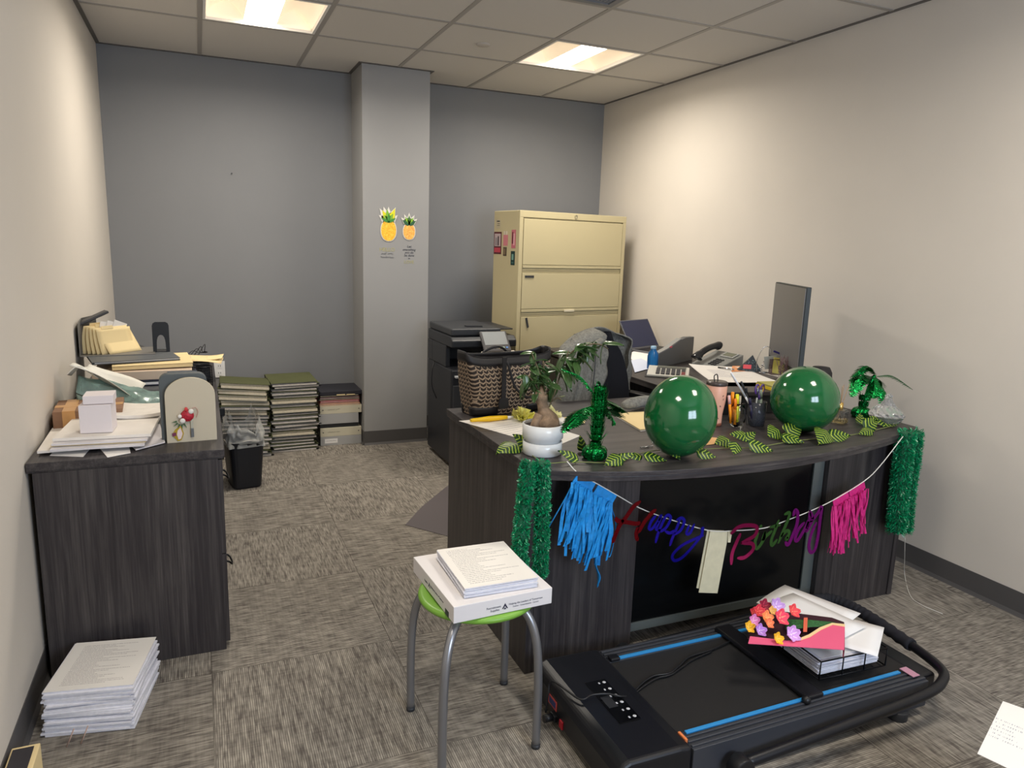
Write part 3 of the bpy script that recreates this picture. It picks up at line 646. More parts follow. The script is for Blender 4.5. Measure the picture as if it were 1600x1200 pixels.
def addleaf(i, pos, yaw, pitch, roll):
    o = part('leaf', LM[i], M_FL, t); o.matrix_local = Mx(pos, 0, 0, yaw) @ Mx((0, 0, 0), roll, pitch, 0)
rr = random.Random(4)
for b, cnt, kind in ((BR[0], 22, 1), (BR[3], 16, 1), (BR[1], 6, 0), (BR[2], 9, 2), (BR[4], 12, 0), (BR[5], 7, 0), (BR[7], 5, 0), (BR[6], 1, 0)):
    pts = bez(b, 5)
    for k in range(cnt):
        p = pts[int(len(pts)*(.35+.65*k/max(1, cnt)))-1 if cnt > 1 else -1] + Vector((rr.uniform(-.012, .012), rr.uniform(-.012, .012), rr.uniform(-.03, .012) if kind == 1 else rr.uniform(-.008, .008)))
        addleaf(kind if rr.random() < .8 else 0, p, rr.uniform(0, 2*PI), rr.uniform(-.3, 1.25), rr.uniform(-.5, .5))

# metallic palm centrepieces
FO = NT('green_foil', .16, .6, .92); n_ = FO.noise(FO.co, 45, 3, .6); FO.bump(n_, .9, .01); M_FOIL = FO.col(lin((16, 132, 62)))
def frond(t, p0, p1, p2, wmax, parent=None):
    pts = bez([p0, p1, p2], 12); g = G(); n = len(pts)
    for k in range(n-1):
        u = k/(n-1); a, b = pts[k], pts[k+1]; d = (b-a).normalized(); s = d.cross(Vector((0, 0, 1)))
        if s.length < .05: s = Vector((0, 1, 0)).cross(d)
        s.normalize(); up = s.cross(d)
        w = 1.85*wmax*(math.sin(PI*(.12+.86*u))**.7)
        for sg in (-1, 1):
            tip = a+s*sg*w+d*w*.55-up*w*.35+Vector((rr.uniform(-1, 1), rr.uniform(-1, 1), rr.uniform(-1, 1)))*.002
            q = [a, b, a+(tip-a)*.5+d*w*.35, tip]
            g.add([q[0], q[1], q[2], q[3]], [(0, 1, 2), (0, 2, 3)] if sg > 0 else [(0, 2, 1), (0, 3, 2)], False)
    g.tube(pts, .0013, 5); return part('frond', g, M_FOIL, t, world=True)
def palm(lab, base, top, fronds, fringe, scale=1.0):
    t = thing('foil_palm_tree', lab, 'party decoration', tuple(base))
    g = G(); prof = [(.0001, 0), (.036, 0), (.041, .01), (.042, .028), (.034, .04), (.018, .047), (.012, .05)]
    n = 28; vs = []; fs = []
    for i, (r, z) in enumerate(prof):
        for k in range(n):
            q = 2*PI*k/n; r2 = r*(1+.07*math.sin(q*9+i)+.05*rr.uniform(-1, 1)); vs.append((r2*scale*math.cos(q), r2*scale*math.sin(q), z*scale))
    for i in range(len(prof)-1):
        for k in range(n):
            l_ = (k+1) % n; fs.append((i*n+k, i*n+l_, (i+1)*n+l_, (i+1)*n+k))
    g.add(vs, fs, False); part('base', g, M_FOIL, t)
    d = Vector(top)-Vector(base)
    g = G(); g.tube([(0, 0, .045*scale), d*.5+Vector((0, 0, .01)), d], .006, 8)
    for i, (f0, r0, r1) in enumerate(fringe):     # ruffled collars up the trunk
        c = d*f0; m_ = 14
        for k in range(m_):
            q0 = 2*PI*k/m_; q1 = 2*PI*(k+1)/m_; qm = (q0+q1)/2; hh = .035*scale
            a = c+Vector((math.cos(q0)*r0, math.sin(q0)*r0, 0)); b = c+Vector((math.cos(q1)*r0, math.sin(q1)*r0, 0)); tp = c+Vector((math.cos(qm)*r1, math.sin(qm)*r1, hh*(1+.3*rr.uniform(-1, 1))))
            g.add([a, b, tp], [(0, 1, 2)], False); g.add([a, b, b*1.0+Vector((0, 0, hh*.55)), a*1.0+Vector((0, 0, hh*.55))], [(0, 1, 2, 3)], False)
    part('trunk', g, M_FOIL, t)
    for f in fronds: frond(t, *f)
b1 = zt(929, 716, Z); dep = lambda px, py, dy=0: at(px, py, 1, b1.y+dy)
fr = [(.16, .018, .03), (.27, .02, .045), (.37, .022, .03), (.47, .02, .034), (.56, .022, .034), (.65, .024, .036), (.74, .026, .03), (.83, .024, .034), (.92, .020, .026)]
tp = dep(938, 604)
palm('green foil palm tree decoration on the desk beside the potted ficus', b1, tp,
     [(dep(930, 618), dep(908, 590, .03), dep(877, 577, .05), .013), (dep(925, 634), dep(900, 645, -.02), dep(878, 676, -.05), .02), (dep(930, 632), dep(905, 650, -.04), dep(886, 668, -.06), .018),
      (dep(945, 625), dep(963, 632, .02), dep(978, 645, .04), .022), (dep(945, 630), dep(955, 650, .0), dep(962, 662, -.01), .016), (dep(940, 606), dep(938, 600), dep(936, 596), .006), (dep(945, 640), dep(960, 640, .07), dep(972, 652, .1), .02)], fr)
b2 = zt(1345, 652, Z); d2 = lambda px, py, dy=0: at(px, py, 1, b2.y+dy)
palm('green foil palm tree decoration at the right end of the desk beside the crystal dish', b2, d2(1352, 620),
     [(d2(1368, 585), d2(1352, 572), d2(1327, 596), .02), (d2(1366, 590), d2(1345, 588, -.03), d2(1330, 620, -.05), .022), (d2(1368, 590), d2(1378, 600), d2(1378, 636, -.02), .018), (d2(1366, 590), d2(1366, 606, -.03), d2(1362, 622, -.05), .018),
      (d2(1370, 588), d2(1395, 588, .02), d2(1426, 609, .04), .013), (d2(1366, 586), d2(1356, 592, .05), d2(1340, 604, .09), .02)], [(.25, .016, .02), (.55, .02, .026), (.85, .024, .03)])
one_ = [o for o in D.objects if o.name.startswith('foil_palm_tree')][-1]
g = G(); g.tube(bez([d2(1352, 622), d2(1358, 604), d2(1367, 586)], 6), .007, 8); part('crown_stem', g, M_FOIL, one_, world=True)

# chevron-patterned tote
t_ = NT('chevron_canvas', .55, .3); x, y, z = t_.sep(t_.co)[:3]
hx = t_.math('MULTIPLY', t_.math('ADD', x, y), 42.0)
zig = t_.math('ABSOLUTE', t_.math('SUBTRACT', t_.math('FRACT', hx), .5))
row = t_.math('FRACT', t_.math('SUBTRACT', t_.math('MULTIPLY', z, 58.0), t_.math('MULTIPLY', zig, .9)))
band = t_.math('LESS_THAN', row, .40)
st = t_.math('MULTIPLY', t_.math('GREATER_THAN', zig, .42), t_.math('LESS_THAN', row, .8))
f_ = t_.math('MAXIMUM', band, st); spx = t_.noise(t_.co, 420, 1)
c_ = t_.mix(t_.math('MULTIPLY', f_, t_.mr(spx, .3, .6, .35, .95)), lin((40, 32, 30)), lin((172, 152, 130)))
M_TOTE = t_.col(c_); M_LEA = mat('black_leather', (28, 27, 30), .45, bump=.2, bscale=200)
t = thing('tote_bag', 'large brown chevron-patterned tote bag with black handles on the desk', 'bag', (1.70, -2.60, Z), math.radians(8))
def tote(u, v, off=0):             # u around the bag, v upwards
    a = 2*PI*u; w = .178+.032*v; d = .065+.025*math.sin(PI*v)-.012*v
    ca, sa = math.cos(a), math.sin(a); ex = .35
    return Vector((math.copysign(abs(ca)**ex, ca)*(w+off), math.copysign(abs(sa)**ex, sa)*(d+off), .004+.255*v+.012*math.cos(2*a)*v))
g = G(); g.grid(lambda a, b: tote(a, b*.86), 56, 12, 0); g.grid(lambda a, b: tote(a, .02)*Vector((b, b, 1)) if False else Vector((tote(a, .0).x*b, tote(a, .0).y*b, .004)), 56, 3, 0); part('body', g, M_TOTE, t)
g = G(); g.grid(lambda a, b: tote(a, .84+.16*b, .002), 56, 3, .003); part('rim', g, M_LEA, t, label='black leather rim')
for sx in (-1, 1):
    for sy in (-1, 1):
        g = G(); g.grid(lambda a, b: tote({(1, 1): 0, (-1, 1): .25, (-1, -1): .5, (1, -1): .75}[(sx, sy)]+.01+.23*a, b*.14, .003)*1.0, 12, 3, .002); part('corner_patch', g, M_LEA, t)
for sy in (-1, 1):
    g = G(); hp_ = bez([(-.07, sy*.085, .19), (-.06, sy*.088, .24), (0, sy*.07, .268), (.06, sy*.088, .24), (.07, sy*.085, .19)], 8) if sy > 0 else bez([(-.055, -.094, .235), (-.045, -.105, .215), (-.01, -.112, .12), (.06, -.112, .075), (.10, -.106, .13), (.12, -.096, .225)], 8)
    g.tube(hp_, .0055, 8); part('handle', g, M_LEA, t)
g = G(); g.box(-.072, -.052, -.104, -.099, .08, .25); g.prism([(-.082, .035), (-.042, .035), (-.038, .055), (-.042, .08), (-.082, .08), (-.086, .055)], .100, .106, Matrix(((1, 0, 0, 0), (0, 0, -1, 0), (0, 1, 0, 0), (0, 0, 0, 1)))); part('tag', g, M_LEA, t, label='black leather tag on a strap')

# paper plan and pages
def txtpaper(name, rows, sc=90, base=(234, 230, 224), ink=(120, 118, 122), margin=(.1, .1), L=(.216, .28), dens=.5):
    t = NT(name, .8, .2); x, y, z = t.sep(t.co)[:3]
    r = t.math('FRACT', t.math('MULTIPLY', y, rows)); line = t.math('MULTIPLY', t.math('GREATER_THAN', r, .35), t.math('LESS_THAN', r, .7))
    rowid = t.math('FLOOR', t.math('MULTIPLY', y, rows)); ed = t.noise(t.comb(rowid, 3.3, 0.0), 1.7, 0)
    w = t.noise(t.comb(t.math('MULTIPLY', x, 380.0), rowid, 0.0), 1, 1); w = t.math('GREATER_THAN', w, dens-.03)
    inx = t.math('LESS_THAN', t.math('ABSOLUTE', x), L[0]/2-margin[0]*L[0]); iny = t.math('LESS_THAN', t.math('ABSOLUTE', y), L[1]/2-margin[1]*L[1])
    end = t.math('LESS_THAN', x, t.mr(ed, .35, .65, -.02, L[0]*.5))
    f = t.math('MULTIPLY', t.math('MULTIPLY', line, w), t.math('MULTIPLY', inx, t.math('MULTIPLY', iny, end)))
    return t.col(t.mix(t.math('MULTIPLY', f, .75), lin(base), lin(ink)))
M_TXT = txtpaper('printed_page', 95, ink=(150, 148, 150)); M_FORM = txtpaper('printed_form', 110, ink=(150, 146, 160), dens=.45); M_BIGP = txtpaper('floor_plan_print', 40, L=(.43, .28), ink=(190, 188, 186), dens=.5)
def sheet(name, lab, cat, quad, z, m_, th=.0012, group=None, curl=.0):
    """quad: four photo corners (near-left, near-right, far-right, far-left) on the plane z"""
    q = [zt(a, b, z) for a, b in quad]; c = sum(q, Vector())/4; ex = ((q[1]-q[0])+(q[2]-q[3])); yaw = math.atan2(ex.y, ex.x)
    g = G(); g.grid(lambda u, v: ((q[0]*(1-u)+q[1]*u)*(1-v)+(q[3]*(1-u)+q[2]*u)*v)+Vector((0, 0, th+curl*((2*u-1)**2)*((2*v-1)**2))), 6, 6, th, False)
    for i in range(len(g.v)): pass
    return one(name, lab, cat, g, m_, (c.x, c.y, z), yaw, world=True, group=group)
sheet('drawing_sheet', 'large white printed sheet lying under the potted ficus', 'paper', [(863, 700), (907, 681), (800, 650), (717, 658)], Z, M_BIGP, .001)
sheet('drawing_sheet', 'white sheet under the crumpled yellow tissue, behind the ficus', 'paper', [(850, 672), (895, 664), (880, 652), (830, 655)], Z+.0022, M_PAPER, .001)
sheet('manila_envelope', 'manila folder with white papers left of the left balloon', 'folder', [(1000, 672), (1040, 668), (1006, 644), (957, 646)], Z+.005, M_CREAM, .003)
sheet('white_papers', 'white papers showing beneath the manila folder by the left balloon', 'paper', [(1001, 674), (1040, 668), (1000, 646), (955, 647)], Z, M_PAPER, .002)
sheet('peach_card', 'peach leaf-shaped paper tag behind the left balloon', 'paper tag', [(1098, 696), (1140, 692), (1138, 686), (1105, 683)], Z+.001, mat('peach_card', (226, 178, 120), .7), .001)
# yellow marker-shaped pen
p0, p1 = zt(735, 657, Z+.013), zt(792, 652, Z+.013)
g = G(); g.tube([p0, p0.lerp(p1, .06), p0.lerp(p1, .2), p0.lerp(p1, .5), p0.lerp(p1, .8), p1], [.006, .0075, .008, .0115, .010, .008], 14)
t = thing('yellow_pen', 'thick yellow pen lying on the large printed sheet', 'pen', tuple(p0-Vector((0, 0, .013))))
part('barrel', g, mat('pen_yellow', (242, 196, 30), .35), t, world=True)
g = G(); e = (p1-p0).normalized(); g.tube([p1, p1+e*.015, p1+e*.03], [.006, .005, .003], 10); part('tip', g, M_WHITE, t, world=True)
# crumpled tissue flowers
def crumple(name, lab, cat, c, r, m_, seed, sc=(1, 1, .7), n=34):
    q = random.Random(seed); g = G()
    for k in range(n):
        a = q.uniform(0, 2*PI); e = q.uniform(0, PI/2); d = Vector((math.cos(a)*math.cos(e)*sc[0], math.sin(a)*math.cos(e)*sc[1], math.sin(e)*sc[2]))
        s = d.cross(Vector((q.uniform(-1, 1), q.uniform(-1, 1), q.uniform(-1, 1)))).normalized()*r*.34; b = d*r*.25; tp = d*r
        g.add([b-s*.5, b+s*.5, tp+s+Vector((0, 0, q.uniform(-.1, .3)*r)), (b+tp)/2+s*.2+d.cross(s)*.4, tp-s], [(0, 1, 3), (1, 2, 3), (2, 4, 3), (4, 0, 3)], True)
    for i, v in enumerate(g.v): g.v[i] = Vector((v.x, v.y, max(v.z, .001)))
    return one(name, lab, cat, g, m_, tuple(c))
crumple('tissue_flower', 'crumpled yellow and white tissue flower behind the ficus trunk, left of it', 'tissue flower', zt(818, 655, Z+.003), .058, mat('pale_yellow_tissue', (226, 220, 120), .9, var=.25, vscale=30), 3)
crumple('tissue_flower', 'crumpled cream tissue flower behind the ficus trunk, right of it', 'tissue flower', zt(857, 651, Z+.0), .055, mat('cream_tissue', (226, 222, 170), .9, var=.2, vscale=30), 9)
g = G(); g.prism([(-.03, -.018), (-.012, -.024), (.0, -.014), (.014, -.024), (.03, -.012), (.026, .006), (.032, .02), (.01, .026), (-.005, .016), (-.022, .024), (-.032, .008)], 0, .0015)
mc_ = mat('cream_cutout', (232, 206, 150), .7)
one('paper_cutout', 'cream paper cut-out leaning just left of the foil palm trunk', 'paper cut-out', g, mc_, tuple(zt(903, 662, Z)+Vector((0, 0, .012))), rot=(math.radians(20), 0, .3), bev=0)
one('paper_cutout', 'small cream paper cut-out between the ficus and the foil palm', 'paper cut-out', g, mc_, tuple(zt(882, 655, Z)), 1.2)
g = G()
for k in range(12): a = k*.5; g.tube([(k*.0045-.02, .004*math.sin(a*2), .003), (k*.0045-.0175, .004*math.cos(a*3), .005)], .0022, 6)
one('bead_chain', 'small silver chain lying left of the left balloon', 'chain', g, M_CHROME, tuple(zt(1008, 700, Z)), .1)

# peach tumbler
t = thing('tumbler', 'tall peach tumbler with dark lid between the left balloon and the highlighter glass', 'tumbler', tuple(zt(1115, 664, Z)))
M_PEA = mat('peach_enamel', (226, 172, 148), .4)
g = G(); g.lathe([(.0001, 0), (.028, 0), (.030, .004), (.030, .02), (.031, .05), (.040, .11), (.0415, .165), (.040, .168), (.0001, .168)], n=36); part('cup', g, M_PEA, t)
g = G(); g.lathe([(.0001, .0005), (.0305, .0005), (.0312, .012), (.0305, .014)], n=36); part('base_ring', g, mat('copper_ring', (176, 110, 88), .35, .4), t)
g = G(); g.lathe([(.0415, .1685), (.043, .170), (.043, .180), (.038, .184), (.0001, .182)], n=36); part('lid', g, mat('smoke_lid', (70, 62, 60), .25), t)
g = G(); g.tube(bez([(-.014, 0, .182), (-.018, 0, .205), (-.006, 0, .212), (.0, 0, .20), (.002, 0, .183)], 5), .0022, 6); part('lid_loop', g, M_BLACK, t)
g = G(); q = random.Random(2)
for k in range(46):
    a = q.uniform(0, 2*PI); z_ = q.uniform(.03, .145); r = .0313+(z_-.05)*.15*(1 if z_ > .05 else 0)+.0006; r = .0305+.0115*min(1, max(0, (z_-.045)/.07))+.0005
    M = Mx((r*math.cos(a), r*math.sin(a), z_), 0, 0, a) @ Mx((0, 0, 0), 0, PI/2, 0) @ Mx((0, 0, 0), 0, 0, q.uniform(0, 3))
    g.prism([(-.004, -.0012), (0, .001), (.004, -.0012), (.002, .003), (-.002, .003)], 0, .0004, M)
part('butterfly_print', g, mat('print_black', (40, 30, 34), .5), t, stuff=True)

# stemless glass with highlighters, pen cup
def glasscup(g, rs, th=.0016):
    g.lathe([(.0001, 0)]+rs+[(r-th, z) for r, z in reversed(rs) if z > .004]+[(.0001, .004)], n=36)
HG = zt(1150, 666, Z)
t = thing('stemless_glass', 'clear stemless glass holding highlighters on the desk', 'glass', tuple(HG)); g = G(); glasscup(g, [(.018, 0), (.026, .004), (.034, .025), (.0345, .045), (.031, .075), (.027, .098)]); part('bowl', g, M_GLASS, t)
def stick(name, lab, cat, base, top, r, body, cap, capf=.3, grp=None):
    base, top = Vector(base), Vector(top); t = thing(name, lab, cat, tuple(base), 0, grp); d = top-base
    g = G(); g.tube([base, base+d*(1-capf)], r, 10); part('barrel', g, body, t, world=True)
    g = G(); g.tube([base+d*(1-capf), base+d*.99, top], [r*1.12, r*1.1, r*.7], 10); part('cap', g, cap, t, world=True); return t
cY, cO, cP, cG = mat('hl_yellow', (232, 226, 40), .35), mat('hl_orange', (244, 150, 20), .35), mat('hl_pink', (236, 190, 186), .35), mat('hl_olive', (180, 176, 80), .35)
hz = lambda px, py: at(px, py, 1, HG.y)
stick('highlighter', 'pale pink highlighter, leftmost in the stemless glass', 'highlighter', hz(1142, 661), hz(1139, 618), .0055, cO, cP, .3)
stick('highlighter', 'orange highlighter with a reddish tip in the stemless glass', 'highlighter', hz(1145, 661)+Vector((0, .008, 0)), hz(1147, 613)+Vector((0, .008, 0)), .0062, cO, cO, .4)
stick('highlighter', 'orange highlighter in front in the stemless glass', 'highlighter', hz(1145, 662)-Vector((0, .012, 0)), hz(1146, 622)-Vector((0, .012, 0)), .0055, cO, mat('hl_or2', (240, 128, 30), .35), .4)
stick('highlighter', 'bright yellow highlighter in the stemless glass', 'highlighter', hz(1151, 661), hz(1152, 616), .0066, cY, cY, .4)
stick('highlighter', 'olive-yellow highlighter, rightmost in the stemless glass', 'highlighter', hz(1155, 661)+Vector((0, .006, 0)), hz(1158, 619)+Vector((0, .006, 0)), .005, cG, mat('hl_grey', (190, 176, 150), .4), .4)
PC = zt(1180, 664, Z); hz = lambda px, py, dy=0: at(px, py, 1, PC.y+dy)
t = thing('pen_cup', 'dark smoky glass pen cup crowded with pens and scissors', 'pen cup', tuple(PC)); g = G(); glasscup(g, [(.030, 0), (.036, .003), (.038, .05), (.0385, .10)]); part('cup', g, mat('smoke_glass', (120, 122, 130), .08, trans=.75, ior=1.3), t)
stick('pen', 'long white pen leaning left out of the pen cup', 'pen', hz(1186, 656), hz(1142, 582), .0042, mat('pen_white', (226, 226, 228), .3), mat('pen_white', 0), .5)
stick('pen', 'black pen leaning left beside the white pen in the cup', 'pen', hz(1182, 656, .01), hz(1158, 596, .01), .004, M_BLACK, M_DK, .3)
stick('pen', 'black pen standing upright in the middle of the pen cup', 'pen', hz(1172, 655, .012), hz(1166, 606, .012), .004, M_BLACK, M_BLACK, .3)
stick('pen', 'sage green pen at the right of the pen cup', 'pen', hz(1189, 655), hz(1189, 609), .0058, mat('pen_sage', (150, 166, 150), .4), mat('pen_sage', 0), .3)
stick('pen', 'silver pen with clear barrel in the pen cup', 'pen', hz(1180, 655, -.012), hz(1184, 606, -.012), .0036, M_ALU, M_ALU, .3)
stick('marker', 'dark blue marker in the pen cup, left of the scissors', 'marker', hz(1175, 655, -.01), hz(1171, 622, -.01), .006, mat('navy', (40, 36, 62), .4), mat('navy', 0), .3)
def scissors(lab, base, tipdir, col1, col2, ry):
    t = thing('scissors', lab, 'scissors', tuple(base), 0)
    for s in (-1, 1):
        M = Mx(base, 0, ry, .3) @ Mx((0, 0, 0), 0, s*.10, 0)
        g = G(); g.T = M; g.prism([(-.004, 0), (.004, 0), (.006, .08), (-.006, .08)], -.001+s*.0012, .001+s*.0012, Matrix(((1, 0, 0, 0), (0, 0, 1, 0), (0, 1, 0, 0), (0, 0, 0, 1)))); part('blade', g, M_CHROME, t, world=True)
        g = G(); g.T = M; pts = [(s*.011+.012*math.cos(a), s*.0012, .113+.019*math.sin(a)) for a in [k*2*PI/16 for k in range(16)]]; g.tube(pts, .0042, 8, closed=True); g.tube([(0, s*.0012, .07), (s*.004, s*.0012, .096)], .006, 8); part('handle', g, col1, t, world=True)
        g = G(); g.T = M; pts = [(s*.011+.0085*math.cos(a), s*.0012, .113+.0155*math.sin(a)) for a in [k*2*PI/16 for k in range(16)]]; g.tube(pts, .0026, 6, closed=True); part('handle_lining', g, col2, t, world=True)
scissors('purple and yellow handled scissors standing in the pen cup', hz(1180, 652, -.004)+Vector((0, 0, .006)), 0, mat('scissor_purple', (88, 62, 132), .4), mat('scissor_yellow', (232, 180, 60), .4), .12)
# reed diffuser
RD = zt(1310, 661, Z)
t = thing('reed_diffuser', 'clear square glass reed diffuser with gold neck beside the right balloon', 'reed diffuser', tuple(RD), .4)
g = G(); g.box(-.03, .03, -.03, .03, 0, .06); part('bottle', g, mat('diffuser_glass', (240, 240, 232), .03, trans=.96, ior=1.3), t, .006)
g = G(); g.box(-.026, .026, -.026, .026, .004, .022); part('oil', g, mat('amber_oil', (236, 214, 150), .05, trans=.8, ior=1.3), t, .004)
g = G(); g.lathe([(.011, .0605), (.0115, .062), (.0115, .088), (.008, .09)], n=20); part('collar', g, mat('gold', (214, 178, 104), .25, .9), t)
g = G()
for k, (dx, dy) in enumerate([(-.035, -.01), (-.045, .02), (.012, .0), (.04, -.012), (-.01, .03)]): g.tube([(-dx*.4, -dy*.4, .01), (dx, dy, .165)], .0015, 6)
part('reed', g, mat('reed', (150, 124, 96), .8), t, stuff=False)
# crystal candy dish
CD = zt(1383, 663, Z)
t = thing('crystal_dish', 'cut-crystal lidded candy dish at the right end of the desk', 'candy dish', tuple(CD), .2)
M_CRY = mat('cut_crystal', (250, 250, 250), .04, trans=.85, ior=1.5)
def facet(prof, n, amp):
    g = G(); vs = []; fs = []
    for i, (r, z) in enumerate(prof):
        for k in range(n): q = 2*PI*(k+.5*(i % 2))/n; rr_ = r*(1+amp*(1 if (k+i) % 2 else -1)); vs.append((rr_*math.cos(q), rr_*math.sin(q), z))
    for i in range(len(prof)-1):
        for k in range(n): l_ = (k+1) % n; fs += [(i*n+k, i*n+l_, (i+1)*n+k), (i*n+l_, (i+1)*n+l_, (i+1)*n+k)]
    g.add(vs, fs, False); return g
part('bowl', facet([(.0005, 0), (.036, 0), (.056, .016), (.070, .038), (.066, .040), (.0005, .014)], 22, .035), M_CRY, t)
part('lid', facet([(.0005, .043), (.071, .041), (.064, .056), (.048, .07), (.030, .085), (.015, .108), (.014, .118), (.016, .126), (.0005, .136)], 22, .04), M_CRY, t)

# ================================================================== party banner and tinsel garlands on the desk front
BY = -3.455                         # the banner hangs in this upright plane, just clear of the desk front
def bp(px, py, dy=0): return at(px, py, 1, BY+dy)
t = thing('birthday_banner', 'Happy Birthday string banner in foil script with blue, cream and pink tassels', 'banner', tuple(Vector((2.37, BY, .55))))
strp = [at(886, 721, 1, -3.449), bp(903, 739), bp(935, 757), bp(968, 776), bp(1000, 794), bp(1045, 811), bp(1108, 829), bp(1150, 829), bp(1195, 825), bp(1232, 812), bp(1265, 799), bp(1301, 782), bp(1350, 752), at(1375, 728, 1, BY), at(1411, 682, 1, -3.44)]
g = G(); g.tube(bez(strp, 4), .0019, 6); part('string', g, mat('white_string', (226, 224, 216), .7), t, world=True)
def tassel(pa, pb, head, mats_, N, lmin, lmax, lean, seed, wid=.008, lab=None, wob=.006):
    q = random.Random(seed); a, b = Vector(pa), Vector(pb); e = (b-a); dn = Vector((e.z, 0, -e.x)).normalized()
    if dn.z > 0: dn = -dn
    g = G()
    g.slab([a+dn*head+Vector((0, -.001, 0)), b+dn*head+Vector((0, -.001, 0)), b+Vector((0, -.001, 0)), a+Vector((0, -.001, 0))], .004)
    for k in range(N):
        u = (k+.5)/N+q.uniform(-.3, .3)/N; s = a+e*max(.03, min(.97, u))+dn*head*.9+Vector((0, q.uniform(-.006, .006), 0)); L = q.uniform(lmin, lmax); sw = lean+q.uniform(-.12, .12); n = 6
        L0 = []; R0 = []; ph = q.uniform(0, 6); w = wid*q.uniform(.6, 1.1)
        for i in range(n+1):
            f = i/n; p = s+Vector((sw*L*f+wob*math.sin(ph+f*4), .007*math.sin(ph*2+f*5)-.004, -L*f)); tw = .5*math.sin(ph+f*3)
            L0.append(p-Vector((w/2*math.cos(tw), w/2*math.sin(tw), 0))); R0.append(p+Vector((w/2*math.cos(tw), w/2*math.sin(tw), 0)))
        vs = L0+R0; m_ = n+1; th = Vector((0, .0006, 0)); v2 = vs+[v+th for v in vs]; N_ = len(vs)
        fs = [(i, i+m_, i+m_+1, i+1) for i in range(n)]+[(N_+i+1, N_+i+m_+1, N_+i+m_, N_+i) for i in range(n)]+[(i, i+1, N_+i+1, N_+i) for i in range(n)]+[(m_+i+1, m_+i, N_+m_+i, N_+m_+i+1) for i in range(n)]+[(n, n+m_, N_+n+m_, N_+n)]
        g.add(v2, fs, False)
    return part('tassel', g, mats_, t, world=True, label=lab)
M_TB_ = mat('blue_tissue', (22, 138, 214), .6, var=.18, vscale=60, trans=.0); M_TP = mat('pink_tissue', (206, 34, 124), .6, var=.12, vscale=60); M_TC = mat('cream_tissue_strip', (208, 202, 172), .75, var=.06, vscale=40)
tassel(bp(903, 739), bp(931, 755), .034, M_TB_, 40, .10, .24, -.18, 1, .013, 'bright blue tissue tassel, leftmost')
tassel(bp(935, 757), bp(964, 774), .034, M_TB_, 40, .12, .24, -.14, 2, .013, 'bright blue tissue tassel, second from left')
g = G()
q = bez([bp(899, 748), bp(885, 775), bp(868, 805), bp(857, 824)], 5); g.tube(q, .0035, 5, flat=.25); q = bez([bp(932, 850), bp(930, 880), bp(936, 900), bp(933, 918)], 5); g.tube(q, [.009]*8+[.011, .012, .012, .01, .008, .005, .006, .002], 5, flat=.2)
q = bez([bp(955, 790), bp(962, 820), bp(958, 850), bp(952, 870), bp(946, 860), bp(950, 835)], 5); g.tube(q, .0035, 5, flat=.25)
part('loose_strip', g, M_TB_, t, world=True, label='loose trailing blue strips')
tassel(bp(1301, 782), bp(1326, 767), .032, M_TP, 38, .15, .215, .06, 3, .011, 'hot pink tissue tassel, left of the pair')
tassel(bp(1325, 768), bp(1350, 752), .032, M_TP, 38, .13, .20, .14, 4, .011, 'hot pink tissue tassel, right of the pair')
g = G(); g.slab([bp(1092, 926), bp(1121, 927), bp(1139, 830), bp(1110, 829)], .0025); 
g.T = Mx((0, .006, 0)); g.slab([bp(1090, 920), bp(1115, 925), bp(1133, 830), bp(1107, 829)], .002); g.T = Mx((0, -.004, 0)); g.slab([bp(1136, 847), bp(1140, 847), bp(1143, 830), bp(1137, 830)], .001); g.T = None
part('tassel', g, M_TC, t, world=True, label='flat cream tissue tassel in the middle')
def ribbon(g, strokes, w, dy, taper=True):
    w *= 1.3
    for st in strokes:
        pts = bez([bp(a, b, dy) for a, b in st], 6); n = len(pts); vs = []
        for i, p in enumerate(pts):
            d = (pts[min(i+1, n-1)]-pts[max(i-1, 0)]); d.y = 0; d.normalize(); s = Vector((d.z, 0, -d.x)); ww = w*(.45+.55*min(1, min(i, n-1-i)/2.5)) if taper else w
            vs += [p-s*ww/2, p+s*ww/2]
        b = len(vs); v2 = vs+[v+Vector((0, .0012, 0)) for v in vs]; fs = []
        for i in range(n-1):
            a0, a1, c0, c1 = 2*i, 2*i+1, 2*i+2, 2*i+3; fs += [(a0, a1, c1, c0), (b+c0, b+c1, b+a1, b+a0), (a0, c0, b+c0, b+a0), (a1, b+a1, b+c1, c1)]
        fs += [(0, b, b+1, 1), (2*n-2, 2*n-1, b+2*n-1, b+2*n-2)]; g.add(v2, fs, False)
def L4(pts): return [(940+x/8.889, 770+y/8.889) for x, y in pts]
def L5(pts): return [(1100+x/7.5, 780+y/7.5) for x, y in pts]
foil = lambda n, c, e: mat(n, c, .2, .75, bump=.0)
g = G(); ribbon(g, [L4([(545, 115), (440, 200), (340, 340), (250, 460), (180, 620), (150, 700)]), L4([(195, 340), (230, 390), (360, 410), (480, 430), (540, 410)]), L4([(760, 230), (690, 290), (600, 400), (540, 500), (500, 560)])], .0115, -.012)
ribbon(g, [L4([(505, 480), (480, 560), (490, 640), (515, 640)])], .010, -.012, False); part('letter_h', g, foil('dark_red_foil', (118, 10, 22), 0), t, world=True, label='dark red foil script letter H')
aB = [(760, 310), (690, 400), (660, 490), (700, 500), (780, 400), (830, 310), (790, 420), (760, 500), (800, 520)]
